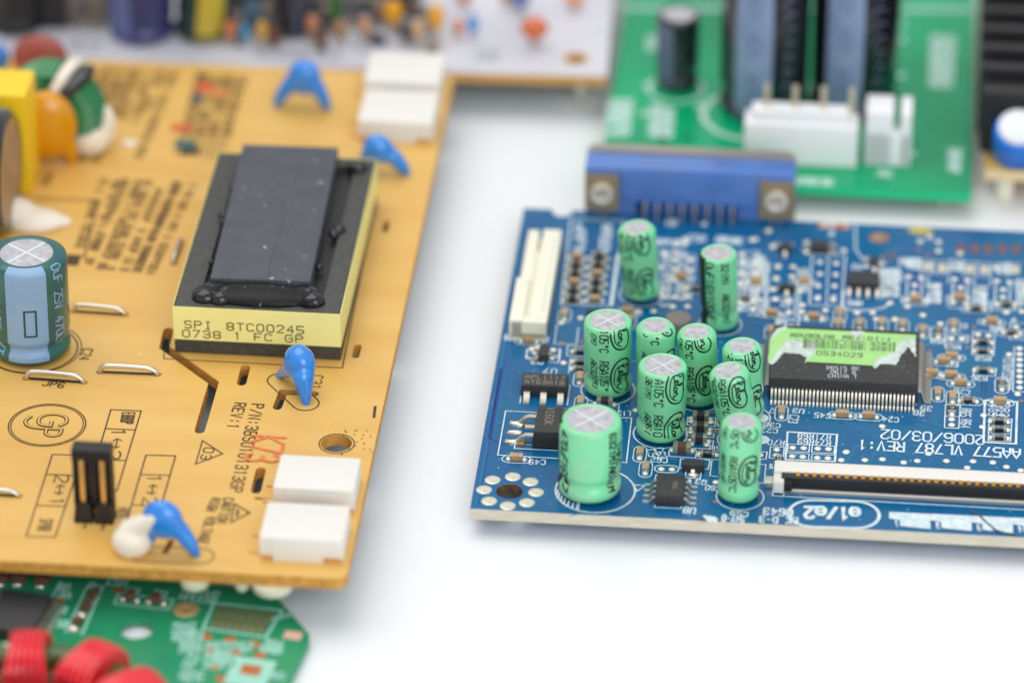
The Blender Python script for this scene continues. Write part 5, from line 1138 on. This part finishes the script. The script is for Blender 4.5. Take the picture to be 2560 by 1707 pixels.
# pad grid
G0, G1, G2, G3 = lb.L(*zg(1560, 385)), lb.L(*zg(1985, 430)), lb.L(*zg(1880, 585)), lb.L(*zg(1500, 530))
gold2 = mat('worn gold pad', (170, 150, 110), .45, metal=.4, var=.7, vscale=.6, col2=(120, 110, 80))
for k in range(7):
    t = (k+.5)/7; a = G0.lerp(G1, t); b = G3.lerp(G2, t); m_ = (a+b)/2; L_ = (a-b).length; s = MB(); s.box(-.36, .36, -L_/2, L_/2, 0, .06, bev=.02)
    s.build('bare_pad', gold2, Lb, (m_.x, m_.y, lb.t), math.atan2(a.y-b.y, a.x-b.x)-math.pi/2)
lb.silk.ribbon([G0+Vector((-.6, .5)), G1+Vector((.6, .5)), G2+Vector((.6, -.6)), G3+Vector((-.6, -.6))], .35, lb.t+.045, None, True)
for zx, zy in ((1480, 600), (1650, 625), (1825, 655), (1510, 695), (1690, 715), (1865, 735), (1590, 905), (1540, 815)): put(disc_mesh(.8, .75, .06, 'copper_pad', m_copper), 'copper_pad', Lb, lb.P(*zg(zx, zy)), 0)
put(padmesh(2.2, 1.6, .06, mat('pinkish pad', (226, 178, 160), .5), 'copper_pad'), 'copper_pad', Lb, lb.P(*zg(2100, 595)), 0)
p = lb.L(*zg(1800, 845)); lb.silk.poly([(p.x-2.6, p.y-3.4), (p.x+2.6, p.y-3.4), (p.x+2.6, p.y+2.4), (p.x-2.6, p.y+2.4)], (), None, lb.t+.045)
put(padmesh(2.5, 2.0, .07, m_copper, 'copper_pad'), 'copper_pad', Lb, (p.x, p.y, lb.t+.03), 0)
for P in ((zh(600, 560), zh(740, 380), ), (zh(1050, 400), zh(790, 960)), (zh(1240, 410), zh(980, 990)), (zh(1050, 400), zh(1240, 410)), (zh(1420, 500), zh(2080, 570)), (zh(1370, 620), zh(2020, 690)), (zh(1420, 500), zh(1370, 620)), (zh(2080, 570), zh(2020, 690)), (zh(730, 670), zh(560, 960)), (zh(640, 640), zh(730, 670))): lb.line(P, .3)
for a, b in (((680, 400), (890, 430)), ((690, 500), (940, 530)), ((1280, 350), (1540, 380)), ((720, 690), (870, 700)), ((680, 850), (850, 870)), ((1500, 450), (1700, 480)), ((1830, 490), (2060, 520)), ((1060, 400), (1220, 410))): lb.scribble(zh(*a), zh(*b), 1.4, .9, wd=.4, gap=0)
for a, b in (((1310, 270), (1600, 310)), ((1360, 500), (1350, 650)), ((1420, 560), (1400, 740)), ((1600, 640), (1580, 850)), ((1660, 700), (1640, 830)), ((1900, 640), (2060, 670)), ((1990, 680), (1960, 760)), ((1340, 750), (1440, 770)), ((1420, 850), (1400, 938)), ((2010, 860), (1990, 938)), ((1780, 640), (1760, 750)), ((2060, 440), (2090, 480))): lb.scribble(zg(*a), zg(*b), 1.3, .8, 2, 1.4, wd=.3, gap=0)
lb.done(lsilk)
# ring core with red windings
m_core2 = mat('olive ferrite', (70, 92, 36), .4, coat=.3); m_rw = mat('red enamel wire', (232, 36, 50), .25, coat=.5)
q_ = lb.L(75, 1556, 6.4); cc = q_+Vector((19.0*math.cos(R(-90+13.5)), 19.0*math.sin(R(-90+13.5)))); Rg, rx_, rz_ = 16.4, 1.5, 1.5
def ell(a, b, Rc, rx, rz): rr = Rc+rx*math.copysign(abs(math.cos(b))**.85, math.cos(b)); return (rr*math.cos(a), rr*math.sin(a), rz*math.copysign(abs(math.sin(b))**.7, math.sin(b)))
s = MB(); n, k = 96, 24; s.add([ell(2*math.pi*i/n, 2*math.pi*j/k, Rg, rx_, rz_) for i in range(n) for j in range(k)], [(i*k+j, ((i+1) % n)*k+j, ((i+1) % n)*k+(j+1) % k, i*k+(j+1) % k) for i in range(n) for j in range(k)])
o = s.build('ring_choke', m_core2, Lb, (cc.x, cc.y, lb.t+3.3)); o['label'] = 'olive ring core wound with red wire'
def wind(ac, wd):
    s = MB(); nn = int(wd/.72)
    for i in range(nn):
        t = ((i+.5)/nn-.5); q2_ = abs(t)*2; ks = .5*(1-q2_**4); pts = []
        for j in range(33):
            b = 2*math.pi*j/32; x, y, z = ell(0, b, 14.6, 3.9+ks, 3.0+ks); off = t*wd*(.84+.26*((x-14.6)/4.0)**2); a = R(ac)
            pts.append((x*math.cos(a)-off*math.sin(a), x*math.sin(a)+off*math.cos(a), z))
        s.tube(pts, .36, 6, cap=False)
    for t in (-.5, .5):
        vs = []
        for j in range(32):
            b = 2*math.pi*j/32; x, y, z = ell(0, b, 14.6, 3.9, 3.0); off = t*wd*.92*(.84+.26*((x-14.6)/4.0)**2); a = R(ac)
            vs.append((x*math.cos(a)-off*math.sin(a), x*math.sin(a)+off*math.cos(a), z))
        s.add(vs, [tuple(range(32))])
    s.build('winding', m_rw, o)
for a in (103.5, 71.5, 42, 134.5, 166, 200, 12, -20, 235): wind(a, 4.9)
blob('glue_lump', m_glue, [(0, 0, 2.5, 2.0, 2.0, 2.4)], Lb, (*lb.L(*zh(120, 1500)), lb.t), 0, vox=.35)
for x, y in ((-2, -6), (-2, 4), (-30, 4)): s = MB(); s.lathe([(.8, 0), (.7, -.38)], 10); s.build('foot_post', m_solder, Lb, (x+c.x*0-4, y, 0))
for x, y in ((4, 4), (30, 4), (4, 66), (60, 4), (60, 66)): s = MB(); s.lathe([(.9, 0), (.4, -2.28)], 10); s.build('solder_joint', m_solder, E_, (x, y, 0))
for x, y in ((-4, 2), (-40, 2), (-85, 40)): s = MB(); s.lathe([(1.0, 0), (.7, -5.38)], 10); s.build('foot_post', m_solder, Wb, (x, y+2, 0))
for x, y in ((-4, 2), (-45, 2), (-4, 60)): s = MB(); s.lathe([(1.0, 0), (.7, -2.58)], 10); s.build('solder_joint', m_solder, Gb, (x, y+2, 0))
